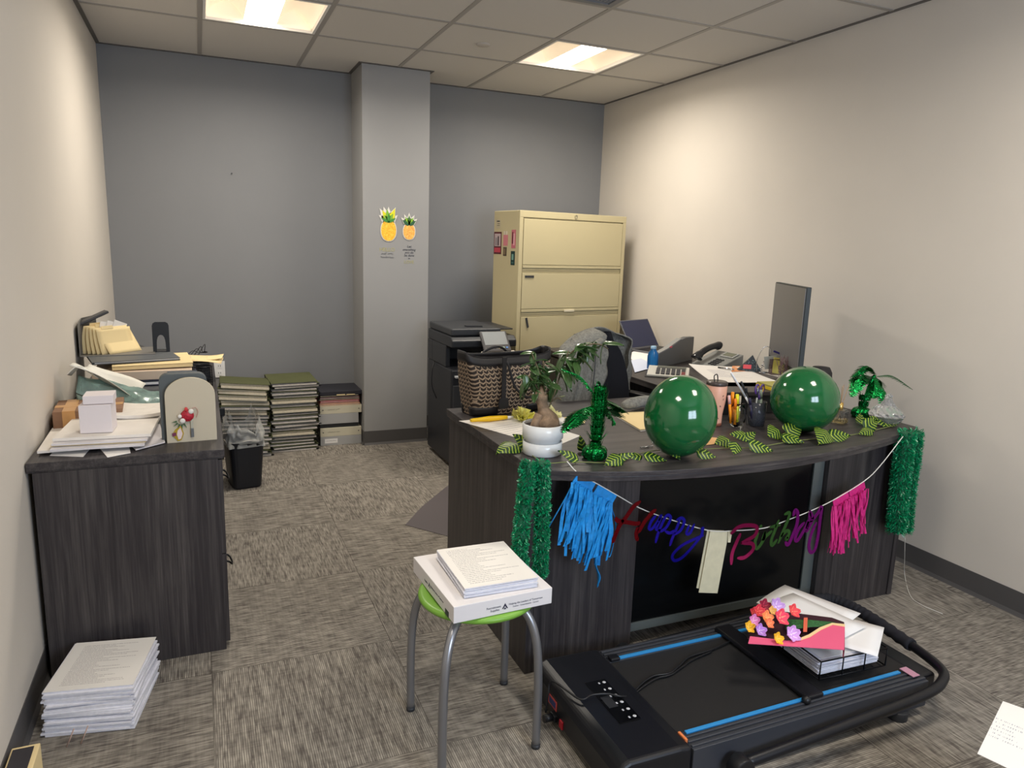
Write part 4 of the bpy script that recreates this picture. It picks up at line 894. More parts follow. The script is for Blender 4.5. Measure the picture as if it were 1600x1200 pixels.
g = G(); ribbon(g, [L4(aB), L4([(900, 310), (840, 430), (780, 580), (750, 700)]), L4([(870, 340), (930, 310), (960, 360), (900, 480), (830, 530), (800, 510)]),
    L4([(1090, 370), (1040, 500), (980, 640), (950, 740)]), L4([(1040, 380), (1110, 350), (1150, 400), (1100, 520), (1020, 570), (980, 560)]),
    L4([(880, 530), (950, 560), (1010, 520)]), L4([(1220, 440), (1180, 560), (1230, 560), (1290, 430)]), L4([(1400, 480), (1390, 580), (1280, 730), (1120, 900), (1010, 940), (990, 860), (1120, 730), (1300, 640), (1420, 590)])], .0085, -.010)
g.T = Mx((0, 0, 0)); c0 = bp(*L4([(1400, 500)])[0], -.0105); g.prism([(.008*math.cos(k*PI/8), .008*math.sin(k*PI/8)) for k in range(16)], 0, .0012, Mx(c0, PI/2)); g.T = None
part('letters_appy', g, foil('blue_foil', (34, 30, 190), 0), t, world=True, label='blue foil script letters appy')
g = G(); ribbon(g, [L5([(430, 400), (380, 510), (330, 640), (320, 770)]), L5([(315, 410), (400, 330), (520, 305), (620, 330), (590, 430), (430, 515)]), L5([(430, 515), (560, 520), (575, 590), (480, 680), (390, 690)])], .0115, -.012); part('letter_b', g, foil('magenta_foil', (150, 20, 84), 0), t, world=True, label='magenta foil script letter B')
g = G(); ribbon(g, [L5([(670, 300), (665, 340)]), L5([(640, 390), (600, 500), (620, 580), (690, 490), (720, 380)]), L5([(720, 380), (690, 470), (730, 430), (800, 370)]), L5([(880, 240), (830, 370), (790, 480), (800, 540), (860, 470)]), L5([(770, 330), (900, 300)]),
    L5([(940, 180), (1000, 160), (990, 230), (930, 370), (870, 520)]), L5([(900, 440), (970, 370), (1000, 400), (960, 470), (1000, 440)])], .0105, -.010); part('letters_irth', g, foil('green_foil_letters', (70, 116, 58), 0), t, world=True, label='dark green foil script letters irth')
g = G(); ribbon(g, [L5([(950, 500), (990, 530), (1050, 400), (1090, 290), (1100, 170), (1070, 130), (1045, 200)]), L5([(1180, 270), (1110, 350), (1070, 460), (1100, 480), (1180, 350), (1230, 250), (1200, 370), (1230, 330), (1270, 230), (1240, 130)]),
    L5([(1240, 130), (1250, 250), (1330, 170), (1380, 90), (1360, 250), (1340, 420), (1300, 590), (1250, 620), (1230, 540), (1260, 400), (1320, 270)])], .0115, -.011); part('letters_day', g, foil('purple_foil', (142, 26, 140), 0), t, world=True, label='purple foil script letters day')
# tinsel pom-pom garlands
M_TIN = mat('green_tinsel', (6, 136, 88), .32, spec=.7, var=.35, vscale=90); M_TCORE = mat('tinsel_core', (4, 84, 56), .7)
def lei(lab, pts, rad, puffs, seed, amp=.14, nf=150):
    q = random.Random(seed); P = bez(pts, 10); c = P[0]; t = thing('tinsel_garland', lab, 'garland', tuple(P[-1]), 0, None)
    Ls = [0]
    for a, b in zip(P, P[1:]): Ls.append(Ls[-1]+(b-a).length)
    T = Ls[-1]
    def pos(s):
        for i in range(len(Ls)-1):
            if s <= Ls[i+1]: return P[i].lerp(P[i+1], (s-Ls[i])/max(1e-6, Ls[i+1]-Ls[i]))
        return P[-1]
    rr_ = lambda s: rad*(1.0-amp*.75+amp*abs(math.sin(PI*puffs*s/T))**.6)
    g = G(); m_ = [pos(T*i/60) for i in range(61)]; g.tube(m_, [rr_(T*i/60)*.70 for i in range(61)], 12); part('core', g, M_TCORE, t, world=True)
    g = G()
    for k in range(int(puffs*nf)):
        s = q.uniform(0, T); c = pos(s); d = (pos(min(T, s+.01))-pos(max(0, s-.01))).normalized(); o1 = d.orthogonal().normalized(); o2 = d.cross(o1); a = q.uniform(0, 2*PI)
        o = o1*math.cos(a)+o2*math.sin(a); R0 = rr_(s); dr = (o+d*q.uniform(-.6, .6)).normalized(); tang = dr.cross(Vector((q.uniform(-1, 1), q.uniform(-1, 1), q.uniform(-1, 1)))).normalized()
        b = c+o*R0*.5; tp = c+dr*R0*q.uniform(.9, 1.07); w = .0024*q.uniform(.6, 1.4); mid = (b+tp)/2+tang*.003
        g.add([b-tang*w*.5, b+tang*w*.5, mid+tang*w, mid-tang*w*.6, tp+tang*w*.4, tp-tang*w*.5], [(0, 1, 2, 3), (3, 2, 4, 5)], False)
    part('tinsel', g, M_TIN, t, world=True, stuff=True); return t
gy = -3.475
lei('bright green tinsel garland, left strand of the pair on the front left desk corner', [at(826, 722, 1, gy), at(822, 760, 1, gy), at(816, 810, 1, gy), at(812, 860, 1, gy), at(815, 885, 1, gy)], .0275, 8, 5, .5, 330)
lei('bright green tinsel garland, right strand of the pair beside the blue tassels', [at(847, 721, 1, gy), at(847, 760, 1, gy), at(847, 810, 1, gy), at(845, 860, 1, gy), at(843, 900, 1, gy)], .0275, 9, 6, .5, 330)
gp = lambda a, b, y=-3.425: at(a, b, 1, y)
lei('bright green tinsel garland at the right desk corner, left strand', [gp(1417, 676), gp(1411, 720), gp(1405, 770), gp(1400, 830)], .042, 12, 7, .12, 300)
lei('bright green tinsel garland at the right desk corner, right strand against the wall side', [gp(1428, 674, -3.40), gp(1423, 720, -3.40), gp(1416, 770, -3.40), gp(1411, 828, -3.40)], .042, 12, 8, .12, 300)
g = G(); e0 = at(1414, 840, 1, -3.41); f0 = zt(1413, 900, .002); f1 = zt(1422, 930, .002); f2 = zt(1440, 945, .002); f3 = zt(1473, 959, .002)
g.tube(bez([e0, e0.lerp(f0, .5), f0+Vector((0, 0, .01)), f1, f2, f3], 8), .0014, 6); one('loose_string', 'loose white string end trailing from the right garland onto the carpet', 'string', g, mat('white_string'), tuple(f3), world=True)

# ================================================================== foreground: stool load, treadmill load, floor papers
BT = .505
bc = [zt(709, 949, BT), zt(863, 918, BT), None, zt(644, 870.5, BT)]
ex = (bc[1]-bc[0]); ey = (bc[3]-bc[0]); yaw = math.atan2(ex.y, ex.x); wx = ex.length; cxy = bc[0]+ex*.5+Vector((-math.sin(yaw), math.cos(yaw), 0))*(bc[3]-bc[0]).length*.5
t = thing('supply_box', 'shallow white cardboard box with printed logo sitting on the green stool', 'box', (cxy.x, cxy.y, .457), yaw)
hw, hd, hh = wx/2, (bc[3]-bc[0]).length*.5, BT-.457
M_BOX = mat('white_card', (226, 222, 222), .7, spec=.2)
g = G(); g.box(-hw, hw, -hd, hd, 0, hh); part('carton', g, M_BOX, t, .0015)
g = G(); M = Mx((.0, -hd-.0003, hh*.42), PI/2)
text_geo(g, 'Recruitment', .0085, M @ Mx((-.032, .003, 0)), .0002); text_geo(g, 'Supplies', .0085, M @ Mx((-.028, -.006, 0)), .0002)
g.prism([(-.009, -.006), (0, .010), (.009, -.006), (.005, -.006), (0, .002), (-.005, -.006)], 0, .0004, M @ Mx((.002, 0, 0))); g.prism([(-.004, -.008), (0, -.002), (.004, -.008)], 0, .0004, M @ Mx((.002, 0, 0)))
text_geo(g, 'Helping the Leaders of Tomorrow', .0075, M @ Mx((.066, .004, 0)), .0002); text_geo(g, 'Custom · Comprehensive · Current', .0055, M @ Mx((.066, -.005, 0)), .0002)
part('printed_logo', g, mat('logo_ink', (46, 44, 66), .6), t); g = G()
M = Mx((-hw-.0003, .0, hh*.45), PI/2, 0, -PI/2)
text_geo(g, 'Supplies', .0085, M @ Mx((-.05, .0, 0)), .0002); g.prism([(-.009, -.006), (0, .010), (.009, -.006), (.005, -.006), (0, .002), (-.005, -.006)], 0, .0004, M @ Mx((-.022, 0, 0))); text_geo(g, 'Helping the Leaders of Tomorrow', .0075, M @ Mx((.04, .003, 0)), .0002)
part('printed_logo', g, mat('logo_ink', (46, 44, 66), .6), t)
g = G(); g.T = Mx((0, 0, 0)); g.box(-hw-.0007, -hw+.001, -hd+.035, -hd+.062, -.0005, .016); part('hand_slot', g, M_DK, t)
def pile(name, lab, cat, quad, z0, z1, nl, jit, mtop, mside, seed, group=None, shift=(0, 0), yawj=.02):
    """a pile of loose pages: z0..z1, quad = photo corners of its top (near-left, near-right, far-right, far-left)"""
    q = random.Random(seed); P = [zt(a, b, z1) for a, b in quad]; c = sum(P, Vector())/4; e = (P[1]-P[0])+(P[2]-P[3]); yaw = math.atan2(e.y, e.x)
    hw = ((P[1]-P[0]).length+(P[2]-P[3]).length)/4; hd = ((P[3]-P[0]).length+(P[2]-P[1]).length)/4
    t = thing(name, lab, cat, (c.x, c.y, z0), yaw, group); H_ = z1-z0; g = G(); zz = 0
    for k in range(nl):
        th = H_*.985/nl; f = k/nl; a = q.uniform(-yawj, yawj); M = Mx((q.uniform(-jit, jit)+shift[0]*(1-f), q.uniform(-jit, jit)+shift[1]*(1-f), zz), 0, 0, a)
        g.box(-hw, hw, -hd, hd, 0, th*.93, M); g.box(-hw+.004, hw-.004, -hd+.004, hd-.004, th*.9, th, M); zz += th
    part('pages', g, mside, t, stuff=True)
    g = G(); g.box(-hw, hw, -hd, hd, zz+.0004, H_); part('top_page', g, mtop, t, label='printed top page'); return t
M_EDGE = mat('page_edges', (226, 226, 234), .8, spec=.2, var=.05, vscale=80)
pile('paper_stack', 'stack of printed pages lying on the white box on the stool', 'paper stack', [(726, 921), (844, 900), (783, 847), (683, 858)], BT+.001, BT+.031, 14, .003, M_TXT, M_EDGE, 11)
M_TXT2 = txtpaper('printed_list', 125, ink=(168, 160, 160), dens=.47)
pile('paper_stack', 'tall leaning stack of stapled pages on the carpet against the credenza end', 'paper stack', [(78, 1084), (220, 1064), (233, 999), (110, 1003)], .001, .135, 24, .006, M_TXT2, M_EDGE, 12, None, (.0, -.02), .05)
g = G(); 
for dx in (0, .035):
    g.tube([(.115+dx, -3.232, .004), (.135+dx, -3.222, .05)], .0035, 5, flat=.3)
one('rubber_band', 'tan rubber band around the foot of the floor paper stack', 'rubber band', g, mat('rubber_tan', (196, 168, 156), .6), (.12, -3.23, 0), world=True)

# wire tray with paper on the treadmill
ty = .1475
tr = thing('wire_tray', 'black wire letter tray full of papers standing on the treadmill', 'tray', (2.385, -3.755, ty), math.radians(-3))
g = G(); W_, L_ = .135, .165
def rect(z, w, l): return [(-w, -l, z), (w, -l, z), (w, l, z), (-w, l, z)]
g.tube(rect(.003, W_, L_), .0028, 6, closed=True); g.tube([(-W_, -L_, .064), (W_, -L_, .064), (W_, L_, .064), (-W_, L_, .064)], .0028, 6, closed=True)
for x, y in ((-W_, -L_), (-W_/3, -L_), (W_/3, -L_), (W_, -L_), (-W_, L_), (0, L_), (W_, L_), (-W_, 0), (W_, 0)): g.tube([(x, y, .003), (x, y, .064)], .0022, 6)
for k in range(9): x = -W_+.03*k+.015; g.tube([(x, -L_, .003), (x, L_, .003)], .0016, 5)
part('wire_frame', g, M_BLKMET, tr)
def localpile(name, lab, cat, M0, w, l, z0, z1, nl, jit, m1, m2, seed, grp=None):
    q = random.Random(seed); t = thing(name, lab, cat, tuple(M0.translation), M0.to_euler().z, grp); g = G(); n = nl; zz = z0
    for k in range(n):
        th = (z1-z0)/n; M = Mx((q.uniform(-jit, jit), q.uniform(-jit, jit), zz), 0, 0, q.uniform(-.02, .02)); g.box(-w, w, -l, l, 0, th*.9, M); zz += th
    part('pages', g, m1, t, stuff=True); g = G(); g.box(-w, w, -l, l, zz, zz+.0012, Mx((jit, jit, 0), 0, 0, .02)); part('top_page', g, m2, t); return t
localpile('paper_stack', 'thick wad of white papers inside the black wire tray', 'paper stack', Mx((2.385, -3.752, ty+.006), 0, 0, math.radians(-3)), .118, .148, 0, .05, 20, .006, M_EDGE, M_PAPER, 21)
for k, (dx, dy, a, lb) in enumerate([(.045, -.045, 35, 'loose white sheet on top of the wire tray, jutting out furthest right'), (.06, .09, 20, 'loose white sheet on top of the wire tray, jutting out at the back'), (.01, .03, 12, 'loose white sheet on top of the wire tray, directly under the flower card')]):
    g = G(); g.grid(lambda u, v: ((u-.5)*.216, (v-.5)*.28, .004*math.sin(u*3)*v), 6, 6, .0008); one('loose_sheet', lb, 'paper', g, M_PAPER, (2.395+dx, -3.735+dy, ty+.0675+.005*k), math.radians(a))
# pop-up flower card
FZ = ty+.086
fc = thing('flower_card', 'pop-up paper bouquet card with pink sleeve lying on the papers in the wire tray', 'greeting card', (2.27, -3.70, FZ))
M_PK = mat('pink_card', (238, 100, 138), .6); M_PKE = mat('card_cream_edge', (246, 214, 160), .6)
def fp(px, py, z=FZ+.01): return zt(px, py, z)
def polyp(name, pts, z, th, m_, lab=None, tilt=None):
    P = [fp(a, b, z) for a, b in pts]; g = G(); n = len(P); g.add([p-Vector((0, 0, th)) for p in P]+P, [tuple(range(n-1, -1, -1)), tuple(range(n, 2*n))]+[(i, (i+1) % n, n+(i+1) % n, n+i) for i in range(n)], False); return part(name, g, m_, fc, world=True, label=lab)
polyp('card_back', [(1168, 998), (1320, 1012), (1319, 972), (1300, 965), (1180, 950)], FZ+.003, .002, mat('card_dark', (60, 30, 40), .6))
polyp('sleeve', [(1169, 1005), (1319, 1015), (1320, 978), (1300, 976), (1282, 983), (1266, 994), (1249, 1000), (1230, 1001), (1172, 994)], FZ+.030, .002, M_PK, 'pink card sleeve')
polyp('sleeve_edge', [(1249, 1001), (1266, 995), (1283, 984), (1301, 976), (1320, 979), (1320, 975), (1300, 973), (1281, 980), (1264, 991), (1247, 998)], FZ+.0315, .001, M_PKE)
polyp('sleeve_side', [(1320, 979), (1320, 1015), (1318, 1014), (1319, 978)], FZ+.029, .027, mat('pink_card_side', (150, 60, 84), .6))
M_SG = mat('leaf_print_green', (50, 104, 56), .6, var=.5, vscale=140)
g = G()
for k in range(14):
    y = (k-6.5)*.55; a = fp(1228, 976+y*2.0, FZ+.024); b = fp(1305, 975+y*.6, FZ+.026); g.tube([a, a.lerp(b, .5)+Vector((0, 0, .003)), b], [.0045, .004, .0025], 5, flat=.4)
part('stems', g, M_SG, fc, world=True)
polyp('ribbon_band', [(1255, 987), (1261, 987), (1262, 965), (1256, 965)], FZ+.033, .001, mat('coral_band', (232, 110, 80), .6))
def flower(px, py, r, c1, c2, n, lab, tilt, z=.03):
    c = fp(px, py, FZ+z); g = G(); ct = random.Random(int(px)); 
    r *= 1.75; M0 = Mx(c, math.radians(48), tilt*.3, 0)
    for k in range(n):
        a = 2*PI*k/n+ct.uniform(-.15, .15); g.cur = 0; M = M0 @ Mx((0, 0, 0), 0, 0, a) @ Mx((0, 0, 0), 0, -.35, 0); g.T = M
        g.grid(lambda u, v: (u*r*.95, (2*v-1)*r*.42*math.sin(PI*(u**.7*.93+.035))**.7, .2*r*u*u+.12*r*abs(2*v-1)), 6, 4, .0006)
        g.cur = 1; g.grid(lambda u, v: (r*.1+u*r*.55, (2*v-1)*r*.10*(1-u*.6), .12*r*u*u+.0012), 4, 2, .0005)
    g.T = None; g.cur = 1; g.ball(M0 @ Vector((0, 0, r*.06)), r*.14, 10, 6); return part('flower', g, [mat('fl_'+lab.split()[0], c1, .6), mat('fc_'+lab.split()[0], c2, .6)], fc, world=True, label=lab+' paper flower')
flower(1192, 948, .017, (150, 26, 58), (200, 60, 90), 5, 'crimson', .2, .045); flower(1183, 956, .016, (226, 62, 78), (250, 120, 110), 5, 'red', 0, .048); flower(1176, 958, .013, (232, 70, 92), (250, 120, 110), 5, 'rose', .3, .04)
flower(1211, 949, .020, (200, 160, 222), (232, 206, 240), 6, 'lilac', 0, .045); flower(1237, 956, .017, (234, 76, 84), (250, 130, 110), 5, 'coral', .4, .036); flower(1196, 966, .016, (250, 150, 90), (252, 190, 120), 5, 'peach', 0, .05)
flower(1217, 966, .020, (240, 76, 104), (250, 150, 130), 5, 'scarlet', .3, .05); flower(1166+10, 971, .015, (224, 130, 190), (240, 190, 220), 5, 'pink', .1, .036); flower(1169, 981, .014, (240, 184, 40), (250, 214, 100), 5, 'yellow', 0, .03)
flower(1186, 986, .015, (190, 136, 220), (226, 196, 240), 5, 'violet', 0, .03); flower(1213, 999, .014, (242, 184, 40), (250, 210, 90), 5, 'golden', .4, .036); flower(1235, 992, .019, (214, 162, 226), (240, 210, 245), 6, 'mauve', 0, .04)
flower(1205, 955, .011, (250, 196, 110), (252, 220, 150), 5, 'apricot', 0, .054); flower(1200, 975, .012, (246, 130, 84), (252, 170, 120), 5, 'orange', .2, .045)
# mains lead over the treadmill
zc = .1425
g = G(); A = [zt(882, 1112, .06), zt(893, 1098, .138+.01), zt(905, 1092, zc+.006), zt(925, 1086, zc+.008), zt(948, 1084, zc+.006), zt(970, 1088, zc), zt(985, 1086, .125), zt(1003, 1068, .124), zt(1022, 1056, .124), zt(1046, 1052, .124), zt(1062, 1040, .124), zt(1078, 1026, .124), zt(1110, 1016, .125), zt(1140, 1002, .128)]
A[0] = Vector((1.44, -3.625, .045)); A.insert(1, Vector((1.448, -3.62, .10)))
A[2] = Vector((1.462, -3.62, .143))
g.tube(bez(A, 6), .0032, 7); B = [zt(960, 1088, zc), zt(985, 1087, .124), zt(1006, 1072, .124), zt(1026, 1060, .124), zt(1048, 1054, .124), zt(1066, 1042, .124), zt(1084, 1030, .124), zt(1112, 1018, .125)]
g.tube(bez(B, 6), .0032, 7); g.cyl((1.425, -3.645, .04), (1.452, -3.645, .04), .012); one('power_lead', 'black mains lead looping across the treadmill belt', 'cable', g, M_BLACK, (1.9, -3.7, .124), world=True)

# manila box at the bottom left corner and papers at the bottom right corner of the view
t = thing('photo_box', 'cream folder box with a dark photo on top, cut off at the bottom left corner', 'box', (.045, -3.42, 0), 0)
g = G(); g.box(-.035, .03, -.10, .09, 0, .098); part('carton', g, M_CREAM, t, .002)
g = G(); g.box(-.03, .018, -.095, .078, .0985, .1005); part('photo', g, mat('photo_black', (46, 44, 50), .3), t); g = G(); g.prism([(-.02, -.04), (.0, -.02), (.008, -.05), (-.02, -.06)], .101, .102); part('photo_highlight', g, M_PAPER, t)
t = thing('keepsake_box', 'pink topped box at the bottom right corner under the handwritten sheet', 'box', (2.79, -4.52, 0), math.radians(28))
zb = .30; q4 = [zt(1498, 1197, zb), zt(1575, 1183, zb)]
g = G(); kb = q4[0]; 
t.location = (kb.x+.19, kb.y-.16, 0); PM[t] = Mx((kb.x+.19, kb.y-.16, 0), 0, 0, math.radians(28))
g = G(); g.box(-.17, .17, -.13, .13, 0, .288); part('carton', g, M_BOX, t, .003)
g = G(); g.box(-.175, .175, -.135, .135, .2885, .298); part('lid', g, mat('pink_lid', (206, 110, 146), .5, var=.3, vscale=25), t, .003)
sheet('handwritten_sheet', 'white handwritten sheet of paper at the bottom right corner', 'paper', [(1527, 1178), (1640, 1232), (1668, 1132), (1567, 1096)], .303, txtpaper('handwriting', 55, ink=(130, 134, 150), dens=.56, margin=(.12, .2), L=(.22, .2)), .0012)

# ================================================================== back of the desk: laptop, phone and papers
J = NT('grey_fleece', .95, .1); n_ = J.noise(J.co, 260, 3, .6); J.bump(n_, .5, .003); M_JK = J.col(J.ramp(J.noise(J.co, 90, 3, .6), [(.3, (112, 112, 108)), (.7, (146, 146, 140))]))
jk = thing('jacket', 'grey knit jacket draped over the back of the office chair', 'jacket', (2.30, -2.27, .6))
def drape(u, v):                    # u: around the chair back from its front left edge, over the left edge, behind, to the right front; v: down
    path = [(.045, -.035), (.05, -.11), (.035, -.215), (-.015, -.272), (-.075, -.26), (-.11, -.12), (-.115, .0), (-.105, .14), (-.075, .245), (-.02, .272), (.03, .24)]
    s = u*(len(path)-1); i = min(int(s), len(path)-2); f = s-i; x, y = path[i][0]*(1-f)+path[i+1][0]*f, path[i][1]*(1-f)+path[i+1][1]*f
    top = 1.052-.05*abs(y/.27)**2.0; L = .43-(.15*max(0, u-.75)*4 if u > .75 else 0)-(.16*(1-u/.12) if u < .12 else 0)
    k = math.sin(min(1, v/.14)*PI/2); xr = -.045; x2 = xr+(x-xr)*k; fl = 1+.36*v*v*(1 if y < 0 else .12)
    fold = (.012*math.sin(u*34+v*2)+.006*math.sin(u*61+1))*min(1, v*2)+.004*math.sin(u*23+v*17)
    z = top-L*v**1.05
    return CHR @ Vector((x2+fold*.7, y*(.78+.22*k)*fl+fold, z))
g = G(); g.grid(drape, 60, 22, .006); part('body', g, M_JK, jk, world=True)
g = G(); sl = [CHR @ Vector(p) for p in ((-.03, -.25, .97), (.01, -.295, .93), (.03, -.315, .84), (.02, -.325, .75), (.0, -.33, .66))]
g.tube(bez(sl, 6), [.035, .038, .042]+[.045]*8+[.048]*14, 14, flat=.7); part('sleeve', g, M_JK, jk, world=True)
g = G(); c = CHR @ Vector((-.05, -.22, .97)); g.tube(bez([CHR @ Vector(p) for p in ((.05, -.08, 1.0), (.055, -.14, .985), (.035, -.21, .965), (-.02, -.262, .955))], 6), .022, 10, flat=.6); part('collar', g, M_JK, jk, world=True)
g = G(); g.tube(bez([CHR @ Vector((.052, -.125, .96)), CHR @ Vector((.062, -.15, .8)), CHR @ Vector((.05, -.165, .62))], 5), .0022, 6); part('zip', g, M_DK, jk, world=True)
sv = bez([zt(972, 634, Z+.03), zt(990, 630, Z+.035), zt(1008, 627, Z+.03), zt(1035, 628, Z+.026)], 6)
g = G(); g.tube(sv, [.012, .018, .023, .026, .028, .029, .03, .03, .03, .03, .03, .03, .03, .03, .03, .03, .03, .03, .03][:len(sv)], 14, flat=.85)
one('grey_scarf', 'soft grey knit garment lying on the desk left of the left balloon', 'clothing', g, M_JK, tuple(sv[6]-Vector((0, 0, .03))), world=True)

# laptop, open
ly = math.radians(20); LA = Vector((3.415+.115*math.sin(ly), -1.09-.115*math.cos(ly), .752))
t = thing('laptop', 'open grey laptop with a dark blue screen on the side desk by the filing cabinet', 'laptop', tuple(LA), ly)
M_SIL = mat('laptop_grey', (120, 122, 128), .35, .6)
g = G(); g.box(-.165, .165, -.115, .115, 0, .015); base = part('base', g, M_SIL, t, .004)
g = G(); g.box(-.145, .145, -.02, .098, .0152, .0165); part('keyboard', g, M_BLACK, base)
g = G(); g.box(-.05, .05, -.105, -.03, .0152, .0158); part('touchpad', g, mat('touchpad_grey', (150, 152, 158), .3), base)
HM = Mx((0, .115, .014), math.radians(-32))
g = G(); g.T = HM; g.box(-.165, .165, 0, .008, 0, .222); lid = part('lid', g, M_SIL, t, .003)
g = G(); g.T = HM; g.box(-.157, .157, -.0012, .0001, .010, .215); part('screen', g, mat('laptop_screen', (24, 32, 62), .12, spec=.7, emit=(20, 30, 70), es=.15), lid)
g = G(); g.grid(lambda u, v: (0, 0, 0), 1, 1) if False else g.box(-.05, .06, .0, .11, 0, .0016, Mx((0, 0, 0), 0, 0, .2))
# papers around it
sheet('white_papers', 'white papers on the side desk in front of the laptop', 'paper', [(1004, 574), (1040, 566), (1000, 545), (978, 556)], Z, M_PAPER, .004)
sheet('blue_form', 'pale blue form lying beside the chair back on the side desk', 'paper', [(992, 582), (1026, 573), (1002, 560), (986, 563)], Z+.0045, mat('pale_blue_paper', (204, 212, 232), .8), .001)
# grey file holder with swooping top, blue bottle
fhp = [zt(1029, 575, Z), zt(1082, 563, Z)]; e = (fhp[1]-fhp[0]); fa = math.atan2(e.y, e.x); Lf = e.length
t = thing('file_holder', 'dark grey desktop holder with swooping curved top between laptop and phone', 'file holder', tuple(fhp[0]), fa)
pr = [(0, 0), (Lf, 0), (Lf, .155), (Lf*.78, .16), (Lf*.6, .15), (Lf*.42, .125), (Lf*.25, .105), (0, .085)]
MXZ = Matrix(((1, 0, 0, 0), (0, 0, -1, 0), (0, 1, 0, 0), (0, 0, 0, 1)))
g = G(); g.prism(pr, -.034, 0, MXZ); part('shell', g, mat('holder_grey', (92, 93, 94), .5), t, .004, seg=3)
g = G(); g.prism([(0, .0855), (Lf*.25, .1055), (Lf*.42, .1255), (Lf*.6, .1505), (Lf*.6, .158), (Lf*.4, .134), (Lf*.24, .113), (0, .093)], -.034, -.0, MXZ); part('top_edge', g, mat('holder_light', (140, 140, 138), .5), t, .001)
g = G(); g.box(Lf*.27, Lf*.33, -.004, -.0005, .112, .12); part('indicator', g, mat('pink_lamp', (214, 70, 96), .4), t)
bb_ = zt(1019, 577, Z)
t = thing('blue_bottle', 'translucent blue plastic bottle in front of the dark grey holder', 'bottle', (bb_.x, bb_.y, Z))
g = G(); g.lathe([(.0001, 0), (.030, 0), (.033, .005), (.033, .08), (.028, .10), (.016, .118), (.016, .124), (.0001, .124)], n=28); part('body', g, mat('blue_plastic', (44, 122, 190), .12, trans=.55, ior=1.3), t)
g = G(); g.lathe([(.0175, .1242), (.0175, .138), (.012, .141), (.0001, .141)], n=24); part('cap', g, mat('cap_pale_blue', (150, 186, 214), .3), t)
# phone
ph = zt(1128, 574, Z); t = thing('desk_phone', 'grey and black office desk phone on the side desk by the wall', 'phone', (3.36, -1.93, Z), math.radians(-82))
def wedge(x0, x1, y0, y1, z0, z1): return lambda g: g.add([(x0, y0, 0), (x1, y0, 0), (x1, y1, 0), (x0, y1, 0), (x0, y0, z0), (x1, y0, z0), (x1, y1, z1), (x0, y1, z1)], [(3, 2, 1, 0), (4, 5, 6, 7), (0, 1, 5, 4), (1, 2, 6, 5), (2, 3, 7, 6), (3, 0, 4, 7)], False)
g = G(); wedge(-.10, .12, -.10, .10, .035, .105)(g); bs = part('body', g, mat('phone_grey', (128, 130, 128), .4), t, .006, seg=3)
TM = Mx((0, 0, .071), math.atan2(.07, .2))
g = G(); g.T = TM; g.box(.0, .10, .03, .092, .0, .006); part('bezel', g, mat('phone_silver', (160, 162, 160), .35), bs, .003)
g = G(); g.T = TM; g.box(.012, .088, .04, .084, .006, .0072); part('display', g, mat('lcd_green', (104, 108, 92), .2), bs)
g = G(); g.T = TM
for i in range(4):
    for j in range(3): g.box(.012+j*.022, .026+j*.022, -.085+i*.022, -.072+i*.022, .0, .005)
part('keypad', g, M_DK, bs)
g = G(); g.T = TM; g.tube(bez([(-.06, -.10, .028), (-.06, -.085, .04), (-.06, -.03, .052), (-.06, .03, .052), (-.06, .085, .04), (-.06, .10, .028)], 5), [.030, .034, .036, .034, .030, .027, .025, .024, .019, .019, .019, .019, .019, .019, .019, .019, .019, .019, .02, .022, .024, .026, .028, .027, .025, .022], 14); part('handset', g, mat('handset_black', (34, 36, 40), .22), t)
# calculator
ca = zt(1048, 588, Z); t = thing('calculator', 'white desk calculator with dark keys in front of the bottle', 'calculator', tuple(ca), math.radians(-38))
g = G(); g.T = Mx((0, 0, .004)); wedge(-.13, .10, -.075, .085, .012, .04)(g); part('body', g, mat('calc_white', (196, 194, 186), .4), t, .004)
g = G(); g.box(-.14, .12, -.09, .10, 0, .0035); part('tray', g, M_BLACK, t, .002)
TM = Mx((0, 0, .030), math.atan2(.028, .16))
g = G(); g.T = TM; g.box(-.08, .08, .045, .078, 0, .003); part('display', g, mat('calc_lcd', (70, 76, 70), .2), t)
for i in range(4):
    for j in range(6):
        g = G(); g.T = TM; x, y = -.082+j*.028, -.062+i*.025; g.box(x, x+.021, y, y+.018, 0, .006); part('key', g, mat('key_red', (130, 50, 54), .4) if (i, j) in ((0, 5), (1, 5)) else mat('key_dark', (50, 52, 60), .4), t, .001)
# things on and around the riser
RZ = .8545
sheet('open_pages', 'wide white sheets spread over the black riser', 'paper', [(1112, 598), (1216, 598), (1160, 575), (1076, 570)], RZ, M_FORM, .002, curl=.004)
sheet('pink_form', 'pink edged form under the white sheets at the front of the riser', 'paper', [(1118, 604), (1185, 604), (1178, 594), (1112, 594)], RZ-.0025, mat('pink_form', (224, 196, 200), .8), .001)
sheet('orange_card', 'orange card on the white sheets behind the pen cup', 'card', [(1143, 581), (1164, 580), (1160, 572), (1144, 572)], RZ+.003, mat('orange_card', (226, 150, 96), .6), .001)
p0, p1 = zt(1122, 574, RZ+.008), zt(1143, 577, RZ+.008); stick('pen', 'black pen lying on the white sheets on the riser', 'pen', p0, p1+(p1-p0)*.2, .004, M_BLACK, M_CHROME, .8)
yb = zt(1225, 608, Z+.10)
t = thing('yellow_folder_stack', 'yellow-edged notebooks stacked at the riser end by the right balloon', 'notebook', (yb.x, yb.y, RZ), math.radians(-8))
g = G(); g.box(-.10, .10, -.07, .07, 0, .012); part('cover', g, mat('notebook_yellow', (236, 210, 50), .5), t); g = G(); g.box(-.097, .097, -.067, .067, .0125, .02); part('pages', g, mat('notebook_green', (170, 164, 90), .6), t)
